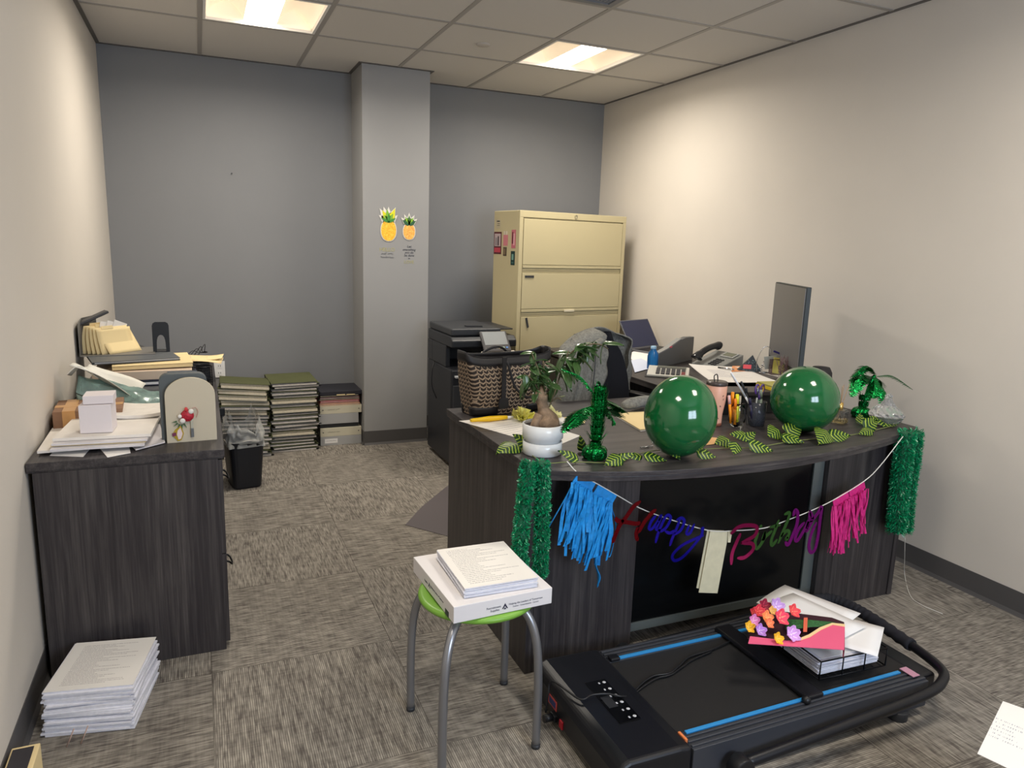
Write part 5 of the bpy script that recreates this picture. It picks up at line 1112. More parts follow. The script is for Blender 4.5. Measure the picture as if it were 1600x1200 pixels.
def cardtent(name, lab, px, py, w, h, col, yaw, extra=None, z=RZ):
    c = zt(px, py, z); t = thing(name, lab, 'desk card', tuple(c), yaw); g = G()
    g.add([(-w/2, -.02, 0), (w/2, -.02, 0), (w*.1, 0, h), (-w/2, .02, 0), (w/2, .02, 0)], [(0, 1, 2), (4, 3, 2), (0, 2, 3), (1, 4, 2), (0, 3, 4, 1)], False); part('card', g, col, t)
    if extra: g = G(); g.box(-w*.28, w*.05, -.0225, -.0165, h*.18, h*.42, Mx((0, .002, 0))); part('patch', g, extra, t)
    return t
t_ = NT('dotted_dark_card', .5, .4); v_ = t_.n('ShaderNodeTexVoronoi'); v_.inputs['Scale'].default_value = 130; t_.l(t_.co, v_.inputs['Vector']); M_DOT = t_.col(t_.mix(t_.math('LESS_THAN', v_.outputs['Distance'], .22), lin((30, 36, 40)), lin((120, 150, 150))))
cardtent('desk_card', 'dark dotted triangular card with a pink patch behind the papers on the riser', 1170, 580, .12, .085, M_DOT, math.radians(-30), mat('pink_patch', (226, 84, 92), .5))
# wire holder with cards, yellow sticky notes
wh = zt(1192, 582, RZ); t = thing('wire_card_holder', 'silver wire card holder with a blue clip beside the monitor', 'card holder', tuple(wh), math.radians(-30))
g = G(); g.tube(bez([(-.03, 0, 0), (-.035, .0, .06), (-.01, 0, .125), (.02, 0, .13), (.03, 0, .10)], 6), .0018, 6)
for k in range(4): g.tube([(k*.008-.012+.006*math.cos(a), .006*math.sin(a), .012+k*.018+.0025*a) for a in [i*PI/4 for i in range(9)]], .0022, 5)
g.lathe([(.0001, 0), (.03, 0), (.03, .004), (.0001, .006)], n=20); part('wire', g, M_CHROME, t)
g = G(); g.box(-.012, .05, -.012, -.008, .02, .085, Mx((.02, 0, 0), 0, -.15)); part('card', g, mat('grey_card', (176, 180, 176), .6), t)
g = G(); g.box(.0, .05, -.006, .002, .115, .125, Mx((0, 0, .0), 0, .35)); part('clip', g, mat('blue_clip', (60, 56, 130), .4), t, .002)
st = zt(1212, 585, RZ); t = thing('sticky_notes', 'yellow sticky notes leaning in a clear stand beside the monitor', 'sticky notes', tuple(st), math.radians(-20))
g = G(); g.box(-.018, .022, .0, .004, .006, .085, Mx((0, 0, 0), -.25, .12)); g.box(.005, .03, -.006, -.002, .006, .065, Mx((0, 0, 0), -.2, .35)); part('note', g, mat('sticky_yellow', (226, 214, 112), .7), t)
g = G(); g.box(-.03, .05, -.02, .03, 0, .005); g.box(-.03, .05, .018, .022, .005, .075); part('stand', g, mat('stand_clear', (170, 150, 150), .1, trans=.7), t, .001)
g = G(); q = random.Random(5)
for k in range(26): a = q.uniform(-.6, .6); g.tube(bez([(q.uniform(-.02, .02), 0, 0), (math.sin(a)*.03, q.uniform(-.02, .02), .05), (math.sin(a)*.06, q.uniform(-.03, .03), .095+q.uniform(-.02, .02))], 3), .0013, 4)
one('dried_flowers', 'bunch of dry purple-brown stems in front of the monitor', 'dried flowers', g, mat('dry_purple', (126, 100, 104), .8), tuple(zt(1222, 592, RZ)), stuff=False)
# monitor, seen from its side, screen towards the chair
A_ = Vector((3.045, -2.895, 1.30)); B_ = Vector((3.30, -2.425, 1.30)); d_ = (B_-A_); ma = math.atan2(d_.y, d_.x); Lm = d_.length
mt = thing('monitor', 'large grey flat monitor seen edge-on, standing on the side desk near the wall', 'monitor', ((A_.x+B_.x)/2, (A_.y+B_.y)/2, Z), ma)
MM = Mx((0, 0, 0), math.radians(0))
g = G(); g.box(-Lm/2, Lm/2, -.022, 0, .16, .555); sh = part('housing', g, mat('monitor_edge', (44, 50, 52), .5), mt, .003)
g = G(); g.box(-Lm/2+.006, Lm/2-.006, .0001, .0025, .172, .549); part('screen', g, mat('screen_off', (108, 108, 110), .32, spec=.5), sh)
g = G(); g.box(-.05, .05, -.07, -.0225, .10, .36); part('stand_neck', g, M_BLACK, mt, .01); g = G(); g.prism([(-.07, -.10), (.07, -.10), (.07, .02), (-.07, .02)], .0005, .012); part('stand_foot', g, M_BLACK, mt, .004)
sp_ = Vector((3.222, -2.862, Z)); t = thing('desk_speaker', 'small black rounded speaker behind the monitor near the wall', 'speaker', tuple(sp_), math.radians(20))
g = G(); g.lathe([(.0001, 0), (.048, 0), (.052, .01), (.054, .10), (.050, .155), (.038, .178), (.0001, .182)], n=32); part('body', g, mat('speaker_black', (44, 42, 44), .6), t)
g = G(); g.lathe([(.053, .02), (.0545, .03), (.0555, .095), (.053, .13)], n=32); part('grille', g, mat('speaker_cloth', (60, 57, 58), .9), t)
g = G(); g.box(-.07, .05, -.05, .05, 0, .045); one('black_pouch', 'black pouch under the front edge of the papers on the side desk', 'pouch', g, M_BLACK, tuple(zt(1068, 604, Z)), math.radians(-25), .012, 3)

# ================================================================== wall things
def deco(name, lab, cat, cx, cz, parts_):
    t = thing(name, lab, cat, (cx, PY, cz), 0)
    for nm, m_, geo in parts_:
        g = G()
        for pts, y0, y1 in geo: g.prism(pts, y0, y1, MXZ)
        part(nm, g, m_, t)
    return t
def ell(rx, rz, cx=0, cz=0, n=28, p=2.2):
    return [(cx+rx*math.copysign(abs(math.cos(a))**(2/p), math.cos(a)), cz+rz*math.copysign(abs(math.sin(a))**(2/p), math.sin(a))) for a in [2*PI*k/n for k in range(n)]]
def leafp(bx, bz, tx, tz, w):
    d = Vector((tx-bx, tz-bz)); n = Vector((-d.y, d.x)).normalized()*w; m_ = Vector((bx, bz))+d*.45; return [(bx-n.x*.4, bz-n.y*.4), (m_.x-n.x, m_.y-n.y), (tx, tz), (m_.x+n.x, m_.y+n.y), (bx+n.x*.4, bz+n.y*.4)][::-1]
t_ = NT('pineapple_speckle', .6, .3); M_PN1 = t_.col(t_.ramp(t_.noise(t_.co, 110, 3, .6), [(.35, (238, 168, 48)), (.5, (246, 196, 58)), (.65, (250, 214, 90))]))
t_ = NT('pineapple_peach', .6, .3); M_PN2 = t_.col(t_.ramp(t_.noise(t_.co, 110, 3, .6), [(.35, (232, 150, 86)), (.5, (242, 186, 84)), (.65, (244, 204, 120))]))
M_PW = mat('decal_white', (226, 222, 214), .6); gA, gB, gC, gD = mat('decal_yellow', (226, 222, 40), .6), mat('decal_lime', (130, 182, 56), .6), mat('decal_green', (66, 140, 58), .6), mat('decal_dark', (46, 96, 62), .6)
c1 = at(607, 360, 1, PY)
deco('pineapple_decal', 'larger yellow paper pineapple on the grey pillar, left of the pair', 'wall decoration', c1.x, c1.z, [
    ('outline', M_PW, [(ell(.057, .076), .002, .004)]+[(leafp(0, .05, x, z, .024), .002, .004) for x, z in ((-.062, .145), (-.035, .158), (.0, .16), (.05, .158), (.064, .105), (-.068, .10))]),
    ('fruit', M_PN1, [(ell(.052, .071), .004, .006)]),
    ('leaves_yellow', gA, [(leafp(0, .06, -.045, .135, .018), .0045, .006), (leafp(.008, .06, .045, .15, .02), .0045, .006)]),
    ('leaves_lime', gB, [(leafp(0, .055, -.012, .142, .018), .0062, .0075), (leafp(0, .055, .03, .115, .016), .0062, .0075), (leafp(0, .055, -.035, .105, .014), .0062, .0075)]),
    ('leaves_green', gC, [(leafp(0, .055, .0, .115, .013), .0077, .009), (leafp(0, .055, -.055, .085, .010), .0077, .009), (leafp(0, .055, .052, .085, .010), .0077, .009)])])
c2 = at(639, 362, 1, PY)
deco('pineapple_decal', 'smaller orange paper pineapple on the grey pillar, right of the pair', 'wall decoration', c2.x, c2.z, [
    ('outline', M_PW, [(ell(.046, .059), .002, .004)]+[(leafp(0, .04, x, z, .018), .002, .004) for x, z in ((-.058, .095), (-.036, .118), (.0, .13), (.038, .115), (.058, .09))]),
    ('fruit', M_PN2, [(ell(.041, .054), .004, .006)]),
    ('leaves_lime', gB, [(leafp(0, .045, -.028, .10, .012), .0045, .006), (leafp(0, .045, .03, .098, .012), .0045, .006), (leafp(0, .045, .0, .112, .012), .0045, .006)]),
    ('leaves_green', gD, [(leafp(-.006, .042, -.048, .08, .012), .0062, .0075), (leafp(.006, .042, .048, .078, .012), .0062, .0075), (leafp(0, .075, .0, .108, .006), .0062, .0075)])])
def decal_text(name, lab, lines, m1, cx, cz):
    t = thing(name, lab, 'wall lettering', (cx, PY-.0012, cz), 0)
    for k, (s, sz, dz, mm, sh_) in enumerate(lines):
        g = G()
        if isinstance(s, tuple): scrib(g, Mx((0, 0, dz-.004), PI/2), s, sz, seed=k+2)
        else: text_geo(g, s, sz, Mx((0, 0, dz), PI/2), .0003, 'CENTER', sh_)
        part('line', g, mm, t)
    return t
M_INK = mat('decal_ink', (58, 60, 70), .6); M_GOLD = mat('decal_gold', (176, 170, 118), .5)
c = at(605, 396, 1, PY)
decal_text('lettering_decal', 'gold and dark lettering below the larger pineapple', [('HELLO', .036, .026, M_GOLD, 0), ((.034, .036), .017, -.002, M_INK, .3), ((.092,), .015, -.026, M_INK, .3)], M_INK, c.x, c.z)
c = at(639, 397, 1, PY)
decal_text('lettering_decal', 'dark script lettering with gold last line below the smaller pineapple', [('Let', .024, .052, M_INK, .3), ('everything', .022, .030, M_INK, .3), ('you do', .022, .010, M_INK, .3), ('be done', .022, -.010, M_INK, .3), ('in', .018, -.030, M_INK, .3), ('LOVE', .030, -.056, M_GOLD, 0)], M_INK, c.x, c.z)
c = at(343, 577, 1, 0); t = thing('wall_outlet', 'white wall outlet plate low on the back wall', 'outlet', (c.x, 0, c.z), 0)
g = G(); g.box(-.036, .036, -.006, 0, -.058, .058); part('plate', g, M_WHITE, t, .002)
for s in (-1, 1):
    g = G(); g.box(-.015, .015, -.0075, -.0061, s*.025-.016, s*.025+.016); sk = part('socket', g, M_WHITE, t, .002)
    g = G(); g.box(-.008, -.005, -.0079, -.0074, s*.025-.006, s*.025+.006); g.box(.005, .008, -.0079, -.0074, s*.025-.006, s*.025+.006); part('slot', g, M_BLACK, sk)
c = at(362, 271, 1, 0); g = G(); g.cyl((0, 0, 0), (0, -.012, 0), .004, n=10); one('wall_nail', 'tiny screw left in the back wall', 'screw', g, M_DK, (c.x, 0, c.z))

# ================================================================== things on the credenza
K = CZ
def env(lab, quad, z, th, m_, name='mailing_envelope', cat='envelope', curl=.0): return sheet(name, lab, cat, quad, z, m_, th, None, curl)
M_ENV = mat('white_envelope', (232, 226, 218), .75, spec=.2, var=.03, vscale=14); M_ENV2 = mat('grey_white_envelope', (218, 214, 216), .75, spec=.2, var=.03, vscale=14)
env('lowest white page poking out at the front of the envelope heap on the credenza', [(78, 712), (130, 714), (150, 690), (98, 690)], K, .0012, M_PAPER, 'loose_page', 'paper')
env('crumpled white page corner hanging over the credenza front edge, middle of the heap', [(168, 715), (204, 708), (200, 690), (150, 694)], K+.0015, .0012, M_PAPER, 'loose_page', 'paper')
env('long white envelope at the bottom right of the heap, reaching the arched panel', [(212, 704), (258, 692), (250, 664), (178, 668)], K+.003, .004, M_ENV2)
env('wide white padded envelope with its flap at the left of the heap', [(58, 709), (166, 700), (198, 664), (82, 672)], K+.0075, .008, M_ENV)
env('white envelope second from the top of the heap', [(78, 706), (226, 697), (232, 664), (112, 670)], K+.016, .007, M_ENV2)
env('cream-edged manila envelope in the middle of the heap', [(79, 698), (228, 691), (240, 660), (122, 666)], K+.0235, .003, M_CREAM)
env('white envelope third from the top of the heap', [(80, 697), (230, 689), (246, 657), (120, 662)], K+.0285, .006, M_ENV2)
env('large white envelope near the top of the heap, carrying the small white box', [(82, 690), (236, 682), (254, 646), (118, 654)], K+.036, .010, M_ENV)
env('crinkled white plastic mailer at the top back of the heap', [(176, 656), (250, 652), (254, 636), (176, 634)], K+.047, .012, mat('mailer_white', (236, 230, 222), .5, var=.06, vscale=30, bump=.6, bscale=60), 'plastic_mailer', 'mailer', .006)
t = thing('small_white_box', 'small white cube box with its lid set askew on the envelope heap', 'box', (.186, -2.655, K+.0475), math.radians(-4))
g = G(); g.box(-.048, .048, -.045, .045, 0, .095); part('carton', g, mat('matte_white_card', (226, 218, 220), .75), t, .0015)
g = G(); g.T = Mx((.008, .012, .0965), 0, math.radians(0), .06); g.box(-.046, .044, -.045, .045, 0, .028); part('lid', g, mat('matte_white_card'), t, .0015)
cb = Vector((.075, -2.30, K)); t = thing('cardboard_box', 'brown cardboard box with tape behind the white cube box by the wall', 'box', (.105, -2.36, K), math.radians(3))
g = G(); g.box(-.09, .13, -.10, .11, 0, .075); part('carton', g, mat('brown_cardboard', (142, 108, 84), .8, var=.06, vscale=30), t, .002)
g = G(); g.box(-.06, -.02, -.1012, -.0995, .0, .0755); g.box(-.06, -.02, -.1, .11, .0753, .076); g.box(-.09, .13, -.03, .01, .0753, .0762); part('tape', g, mat('packing_tape', (206, 158, 104), .3), t)
g = G(); g.box(.01, .10, -.07, -.035, .0764, .077); part('shipping_label', g, mat('label_dark', (84, 84, 96), .6), t)
# plastic bag with tissue
def blob(name, lab, cat, c, rx, ry, rz, m_, seed, amp=.3, fr=9, extra=None, world=False):
    g = G(); n = 26
    def fn(u, v):
        a = 2*PI*u; e = -PI/2+PI*v; d = Vector((math.cos(a)*math.cos(e), math.sin(a)*math.cos(e), math.sin(e))); k = 1+amp*noise.noise(d*fr*.25+Vector((seed, 0, 0)))+amp*.5*noise.noise(d*fr+Vector((0, seed, 0)))
        return (d.x*rx*k, d.y*ry*k, max(.001, rz+d.z*rz*k))
    g.grid(fn, n, 16, 0); return one(name, lab, cat, g, m_, tuple(c))
t = thing('shipping_bag', 'teal-tinted clear plastic shipping bag with white tissue, slumped behind the cardboard box', 'plastic bag', (.19, -2.16, K))
M_TEAL = mat('teal_plastic', (186, 214, 208), .2, trans=.7, ior=1.3, var=.3, vscale=14); M_TIS = mat('white_tissue', (228, 226, 216), .6)
g = G(); g.grid(lambda u, v: (-.12+.34*u, -.10+.2*v, .10-.10*u+.045*math.sin(PI*v)+.02*noise.noise(Vector((u*6, v*6, 1)))+.004), 20, 14, .003); g.grid(lambda u, v: (-.12+.34*u, -.10-.005*math.sin(u*20), (.098-.10*u+.02*noise.noise(Vector((u*6, 0, 1))))*v+.001), 20, 6, .002); part('film', g, M_TEAL, t)
g = G(); g.grid(lambda u, v: (-.14+.2*u+.05*v, -.07+.14*v, .175-.10*u+.02*math.sin(v*5+u*3)+.03*(1-u)*abs(2*v-1)), 14, 10, .002); part('tissue', g, M_TIS, t)
g = G(); g.grid(lambda u, v: (-.15+.10*u, -.08+.10*v+.04*u, .17+.03*math.sin(u*4)-.02*v), 8, 8, .002); part('tissue_flap', g, M_TIS, t)
# small printer under the files
t = thing('desktop_printer', 'dark grey desktop printer half buried under binders on the credenza', 'printer', (.27, -1.72, K))
M_PR = mat('printer_grey', (70, 72, 76), .5); g = G(); g.box(-.22, .20, -.30, .20, 0, .055); part('body', g, M_PR, t, .012, seg=3)
g = G(); g.box(-.02, .18, -.306, -.295, .012, .046); part('paper_slot', g, mat('printer_dark', (40, 42, 46), .5), t, .003); g = G(); g.box(-.03, .19, -.36, -.302, .004, .010); part('output_tray', g, M_PR, t, .002)
g = G(); g.box(-.10, -.05, -.304, -.2995, .028, .042); part('button_panel', g, M_BLACK, t)
t = thing('ring_binder', 'dark blue ring binder lying on the desktop printer', 'binder', (.29, -1.73, K+.0565), math.radians(2)); g = G(); g.box(-.17, .20, -.20, .17, 0, .003); g.box(-.17, .20, -.20, .17, .021, .024); g.box(-.17, -.166, -.20, .17, .003, .021); part('cover', g, mat('navy_binder', (34, 40, 66), .45), t, .001); g = G(); g.box(-.15, .19, -.19, .16, .0035, .014); part('pages', g, M_PAPER, t)
t = thing('archive_box', 'flat cream archive box lying on the dark blue binder', 'box', (.27, -1.70, K+.081), math.radians(1)); g = G(); g.box(-.19, .20, -.22, .18, 0, .038); part('carton', g, mat('archive_cream', (206, 186, 166), .7), t, .002); g = G(); g.box(.10, .22, -.226, -.221, .022, .034); part('metal_edge', g, M_ALU, t)
t = thing('expanding_file', 'thick manila expanding file on top of the cream archive box', 'file', (.29, -1.68, K+.1195), math.radians(5)); g = G(); g.grid(lambda u, v: (-.15+.32*u, -.20+.32*v, .0165+.003*u+.002*math.sin(v*5)), 8, 8, .014, False); part('pocket', g, M_CREAM, t); g = G(); g.grid(lambda u, v: (-.15+.322*u, -.205+.33*v, .0215+.003*u+.002*math.sin(v*5)), 8, 8, .003, False); part('flap', g, M_CREAM, t)
t = thing('grey_folder', 'dark grey folder slipped between the files on top of the expanding file', 'folder', (.20, -1.66, K+.147), math.radians(12)); g = G(); g.box(-.16, .19, -.19, .14, 0, .003); g.box(-.16, .19, -.19, .14, .008, .011); part('cover', g, mat('folder_slate', (88, 92, 96), .5), t); g = G(); g.box(-.15, .185, -.185, .13, .0035, .0075); part('pages', g, M_PAPER, t)
# metal file sorter with manila folders
t = thing('file_sorter', 'grey metal wedge file sorter holding manila folders above the printer by the wall', 'file sorter', (.16, -1.58, K+.1585), math.radians(4))
M_STL = mat('sorter_grey', (122, 120, 116), .5, .3); g = G(); g.box(-.153, -.150, -.12, .12, 0, .15); part('end_plate', g, M_STL, t, .001); g = G(); g.prism([(-.15, 0), (.12, 0), (-.09, .10), (-.09, .165), (-.15, .15)], -.12, -.117, MXZ)
part('side', g, M_STL, t, .001); g = G(); g.box(-.15, .15, -.12, .12, 0, .003); part('base', g, M_STL, t)
SORT = PM[t].copy()
orden = ['first', 'second', 'third', 'fourth', 'fifth', 'sixth', 'seventh']
for k in range(6):
    last = k == 5; Hh = .128-.003*k+(.02 if last else 0); yw = math.radians(-46); tilt = math.radians(-14+6.5*k) if not last else math.radians(36)
    base = Vector((-.075+.019*k, -.005-.010*k, .004)) if not last else Vector((.03, -.045, .004))
    ft_ = thing('manila_folder', ['%s manila folder from the wall in the grey file sorter' % orden[k], 'front manila folder leaning broadly forward in the grey file sorter'][last], 'folder', tuple(SORT @ base), yw, 'manila folders in the sorter')
    M = Mx((0, 0, 0), 0, -tilt if not last else -tilt)
    W2 = .088 if not last else .085
    bow = .018*(1-k/6) if not last else 0
    g = G(); g.T = M; g.grid(lambda u, v: (-bow*math.sin(v*2.2), -W2+2*W2*u, Hh*v), 6, 8, .0012); part('cover', g, M_CREAM, ft_)
    g = G(); g.T = M; g.grid(lambda u, v: (-.004-bow*math.sin(v*2.2), -W2+.004+(2*W2-.008)*u, (Hh-.010)*v), 6, 8, .0015); part('pages', g, mat('page_cream', (222, 208, 186), .8), ft_)
    if k in (0, 2, 4): g = G(); g.T = M; g.box(-bow*.8-.0008, -bow*.8+.0006, -.06, .0, Hh-.002, Hh+.012); part('tab', g, M_CREAM, ft_)
for k in range(3):
    rt = thing('receipt', ['white receipt slip standing behind the front manila folder, left', 'white receipt slip with print standing behind the front manila folder, middle', 'white receipt slip standing behind the front manila folder, right'][k], 'receipt', tuple(SORT @ Vector((-.05+.022*k, -.03+.015*k, .07))), math.radians(44), None)
    g = G(); g.box(-.035, .035, -.0, .0012, 0, .075, Mx((0, 0, 0), 0, math.radians(10+6*k))); part('slip', g, M_TXT, rt)
g = G(); g.T = Mx((0, 0, 0), 0, math.radians(-24)); g.box(-.08, .07, -.03, .03, 0, .012); o = one('stapler_bar', 'dark flat holder lying across the back of the manila folders', 'holder', g, M_DK, tuple(SORT @ Vector((-.10, .06, .150))), math.radians(20), .004)
# bookend
be = at(252, 568, 1, -1.62); g = G(); arch = [(-.036, 0), (-.036, .125), (-.032, .137), (-.022, .143), (.022, .143), (.032, .137), (.036, .125), (.036, 0), (.020, 0), (.018, .06), (.012, .076), (0, .082), (-.012, .076), (-.018, .06), (-.020, 0)]
n = len(arch); 
def archmesh(g, th):
    L = [arch[i] for i in range(n)]
    out = arch[:8]; inn = arch[8:][::-1]
    # outer 0..7 paired with the inner contour by bridging quads
    O = [(-.036, 0), (-.036, .06), (-.036, .125), (-.032, .137), (-.022, .143), (0, .143), (.022, .143), (.032, .137), (.036, .125), (.036, .06), (.036, 0)]
    I = [(-.020, 0), (-.0185, .045), (-.017, .058), (-.014, .07), (-.008, .079), (0, .082), (.008, .079), (.014, .07), (.017, .058), (.0185, .045), (.020, 0)]
    m_ = len(O); vs = [(p[0], y, p[1]) for y in (0, th) for p in O+I]; N = 2*m_; fs = []
    for i in range(m_-1): fs += [(i, m_+i, m_+i+1, i+1), (N+i, N+i+1, N+m_+i+1, N+m_+i), (i, i+1, N+i+1, N+i), (m_+i, N+m_+i, N+m_+i+1, m_+i+1)]
    fs += [(0, N, N+m_, m_), (m_-1, 2*m_-1, N+2*m_-1, N+m_-1)]; g.add(vs, fs, False)
archmesh(g, .002); g.box(-.036, .036, .002, .09, 0, .002); one('bookend', 'black metal bookend with an arched opening standing at the end of the manila folders', 'bookend', g, mat('bookend_black', (26, 27, 30), .4), (.342, -1.62, K+.1585-.0), math.radians(3))
# standing arched panel and grey board with badge reel and pin
t = thing('arched_stand', 'cream arched plate on a grey rounded backing standing at the credenza front corner', 'stand', (.475, -2.71, K), math.radians(2))
def rounded(w, h, r, n=6): return [(-w, 0), (w, 0)]+[(w-r+r*math.cos(a), h-r+r*math.sin(a)) for a in [PI/2*k/n for k in range(n+1)]]+[(-w+r-r*math.sin(a), h-r+r*math.cos(a)) for a in [PI/2*k/n for k in range(n+1)]]
g = G(); g.prism([(p[0]-.02, p[1]) for p in rounded(.076, .238, .028)], -.052, -.018, MXZ); part('backing', g, mat('stand_slate', (84, 90, 92), .5), t, .003)
archp = [(-.080, 0), (.080, 0), (.080, .165)]+[(.080*math.cos(a), .165+.062*math.sin(a)) for a in [PI*k/16 for k in range(1, 16)]]+[(-.080, .165)]
g = G(); g.prism(archp, -.006, .008, MXZ); g.box(-.07, .07, .006, .018, 0, .02); part('plate', g, mat('cream_plate', (196, 186, 164), .5), t, .001)
br = thing('badge_reel', 'red and white flowered badge reel pinned to the cream arched plate', 'badge reel', tuple(PM[t] @ Vector((-.012, -.0085, .095))), math.radians(2))
M_RD, M_WH = mat('reel_red', (176, 36, 52), .5, var=.4, vscale=200), mat('reel_white', (226, 222, 214), .5)
g = G(); g.T = Mx((0, 0, 0), PI/2); g.lathe([(.0001, .012), (.018, .012), (.021, .006), (.021, 0), (.0001, 0)], n=24); part('disc', g, M_RD, br)
g = G(); g.ball((-.016, -.012, -.016), .009, 12, 8, (1, .5, 1)); g.ball((.012, -.012, .016), .009, 12, 8, (1, .5, 1)); g.ball((-.024, -.010, .0), .007, 12, 8, (1, .5, 1)); part('petals', g, M_WH, br)
g = G(); g.ball((-.003, -.013, .024), .008, 12, 8, (.7, .5, 1)); part('red_bead', g, mat('bead_red', (206, 60, 62), .4), br)
g = G()
for a in range(5): q = math.radians(190+a*28); g.prism([(-.003, 0), (.003, 0), (0, .018)], .004, .0055, Mx((-.02+.014*math.cos(q), 0, -.016+.014*math.sin(q)), PI/2) @ Mx((0, 0, 0), 0, 0, q-PI/2))
part('green_leaves', g, mat('reel_green', (60, 96, 60), .6), br)
g = G(); g.tube(bez([(.010, -.008, .02), (.026, -.006, .028), (.034, -.005, .012), (.028, -.005, -.008)], 6), .0011, 6); part('cord', g, mat('reel_cord', (196, 150, 140), .5), br)
g = G(); g.box(.009, .017, -.008, -.005, -.075, -.012); part('strap', g, mat('strap_clear', (176, 174, 160), .2), br, .001); g = G(); g.box(.008, .018, -.0095, -.0055, -.077, -.045); part('clip', g, M_ALU, br, .001)
pn_ = thing('enamel_pin', 'small star-shaped yellow and pink enamel sign pin low on the cream arched plate', 'pin', tuple(PM[t] @ Vector((-.048, -.0085, .032))), math.radians(2))
g = G(); g.prism([(-.005, .015), (.012, .028), (.016, .022), (.022, .0), (.014, -.022), (.002, -.026), (-.012, -.006), (-.010, .006)], 0, .003, MXZ @ Mx((0, 0, 0))); part('plate', g, mat('pin_gold', (206, 176, 60), .3, .5), pn_)
g = G(); g.prism([(.003, .012), (.012, .022), (.018, .0), (.012, -.018), (.004, -.02), (.0, -.002)], .003, .0042, MXZ); part('face', g, mat('pin_white', (226, 206, 206), .4), pn_); g = G(); g.prism([(-.014, -.008), (-.002, -.006), (-.003, .006), (-.015, .003)], .0031, .0046, MXZ); part('plaque', g, mat('pin_plum', (116, 50, 84), .4), pn_)
# pencil cup, manila papers, little tray behind
pc = Vector((.515, -1.72, K)); t = thing('mesh_pencil_cup', 'black mesh pencil cup behind the arched stand at the credenza edge', 'pencil cup', tuple(pc))
g = G()
for i in range(9): g.tube([(.043*math.cos(a), .043*math.sin(a), .006+.0115*i) for a in [2*PI*k/20 for k in range(20)]], .0011, 4, closed=True)
for k in range(20): a = 2*PI*k/20; g.tube([(.043*math.cos(a), .043*math.sin(a), .004), (.043*math.cos(a), .043*math.sin(a), .1)], .0011, 4)
part('mesh', g, M_BLKMET, t); g = G(); g.tube([(.044*math.cos(a), .044*math.sin(a), .1) for a in [2*PI*k/28 for k in range(28)]], .0028, 6, closed=True); part('rim', g, M_BLKMET, t); g = G(); g.lathe([(.0001, 0), (.043, 0), (.043, .004), (.0001, .004)], n=24); part('base', g, M_BLKMET, t)
t = thing('manila_envelope', 'fan of cream papers sticking out over the mesh pencil cup', 'paper', (.47, -1.50, K+.095), math.radians(-6))
for k in range(3):
    g = G(); g.grid(lambda u, v: (-.10+.24*u, -.07+.12*v+.03*k*u, .002+.006*k+.012*u*math.sin(u*4+k)+.004*v), 8, 4, .001); part('page', g, M_CREAM, t)
g = G(); g.box(-.0, .10, -.09, .06, 0, .092); one('black_organizer', 'dark desk organizer under the cream papers behind the pencil cup', 'organizer', g, M_BLACK, (.45, -1.48, K), 0, .004)
g = G()
for k in range(4): g.tube(bez([(.02*k, 0, .0), (.03+.02*k, -.02, .03+.01*k), (.07+.01*k, .02, .012), (.10, -.01*k, .02)], 5), .0016, 5)
g.box(-.02, .02, -.01, .01, -.0005, .004)
one('charger_cables', 'tangle of thin black cables at the end of the stacked boxes', 'cable', g, M_BLACK, (.44, -1.40, K+.10), .3)
g = G(); g.box(-.06, .14, -.11, .11, 0, .05); one('black_case', 'black case standing at the far end of the credenza', 'case', g, M_DK, (.30, -1.20, K), 0, .006)

# ================================================================== waste bin and the piles on the floor
t = thing('waste_bin', 'black rectangular waste bin with a clear liner beside the credenza', 'waste bin', (.715, -.985, 0), math.radians(10))
M_BIN = mat('bin_black', (30, 31, 36), .45)
g = G(); n = 24
def bincross(w, d, z): return [(w*math.copysign(abs(math.cos(a))**.35, math.cos(a)), d*math.copysign(abs(math.sin(a))**.35, math.sin(a)), z) for a in [2*PI*k/n for k in range(n)]]
R0 = [bincross(.078, .10, .0), bincross(.082, .105, .01), bincross(.098, .125, .26), bincross(.102, .129, .285), bincross(.096, .123, .285), bincross(.078, .10, .01)]
vs = [p for r in R0 for p in r]; fs = [(i*n+k, i*n+(k+1) % n, (i+1)*n+(k+1) % n, (i+1)*n+k) for i in range(5) for k in range(n)]+[tuple(range(n-1, -1, -1)), tuple(5*n+k for k in range(n))]
g.add(vs, fs, False); part('bin', g, M_BIN, t)
M_LIN = mat('clear_liner', (206, 206, 200), .25, trans=.0, alpha=.42, spec=.6, var=.15, vscale=30)
g = G()
def liner(u, v):
    a = 2*PI*u; cx_, cy_ = math.copysign(abs(math.cos(a))**.4, math.cos(a)), math.copysign(abs(math.sin(a))**.4, math.sin(a)); k = .008*noise.noise(Vector((cx_*5, cy_*5, v*4)))*3
    return ((.104+k)*cx_*(1-.35*max(0, v-.35)), (.131+k)*cy_*(1-.2*max(0, v-.35)), .255+.15*v*(1+.35*math.sin(a*2+1)+.5*noise.noise(Vector((cx_*3, cy_*3, 2)))))
g.grid(liner, 56, 10, 0); part('liner', g, M_LIN, t)
g = G(); g.tube(bez([(.106*math.cos(a), .132*math.sin(a), .285+.012*math.sin(a*3)) for a in [PI+PI*k/6 for k in range(7)]], 4), .005, 6, flat=.5); part('liner_edge', g, mat('liner_roll', (206, 198, 186), .5, alpha=.8), t)
t = thing('power_adapter', 'black power adapter with short cable hanging at the credenza side above the waste bin', 'power adapter', (.60, -1.22, .50)); g = G(); g.box(-.018, .018, -.012, .012, -.022, .022); part('body', g, M_BLACK, t, .004); g = G(); g.tube([(0, 0, -.022), (.002, 0, -.06)], .004, 6); g.tube([(-.02, 0, .01), (-.028, 0, .01)], .006, 6); part('cable', g, M_BLACK, t)
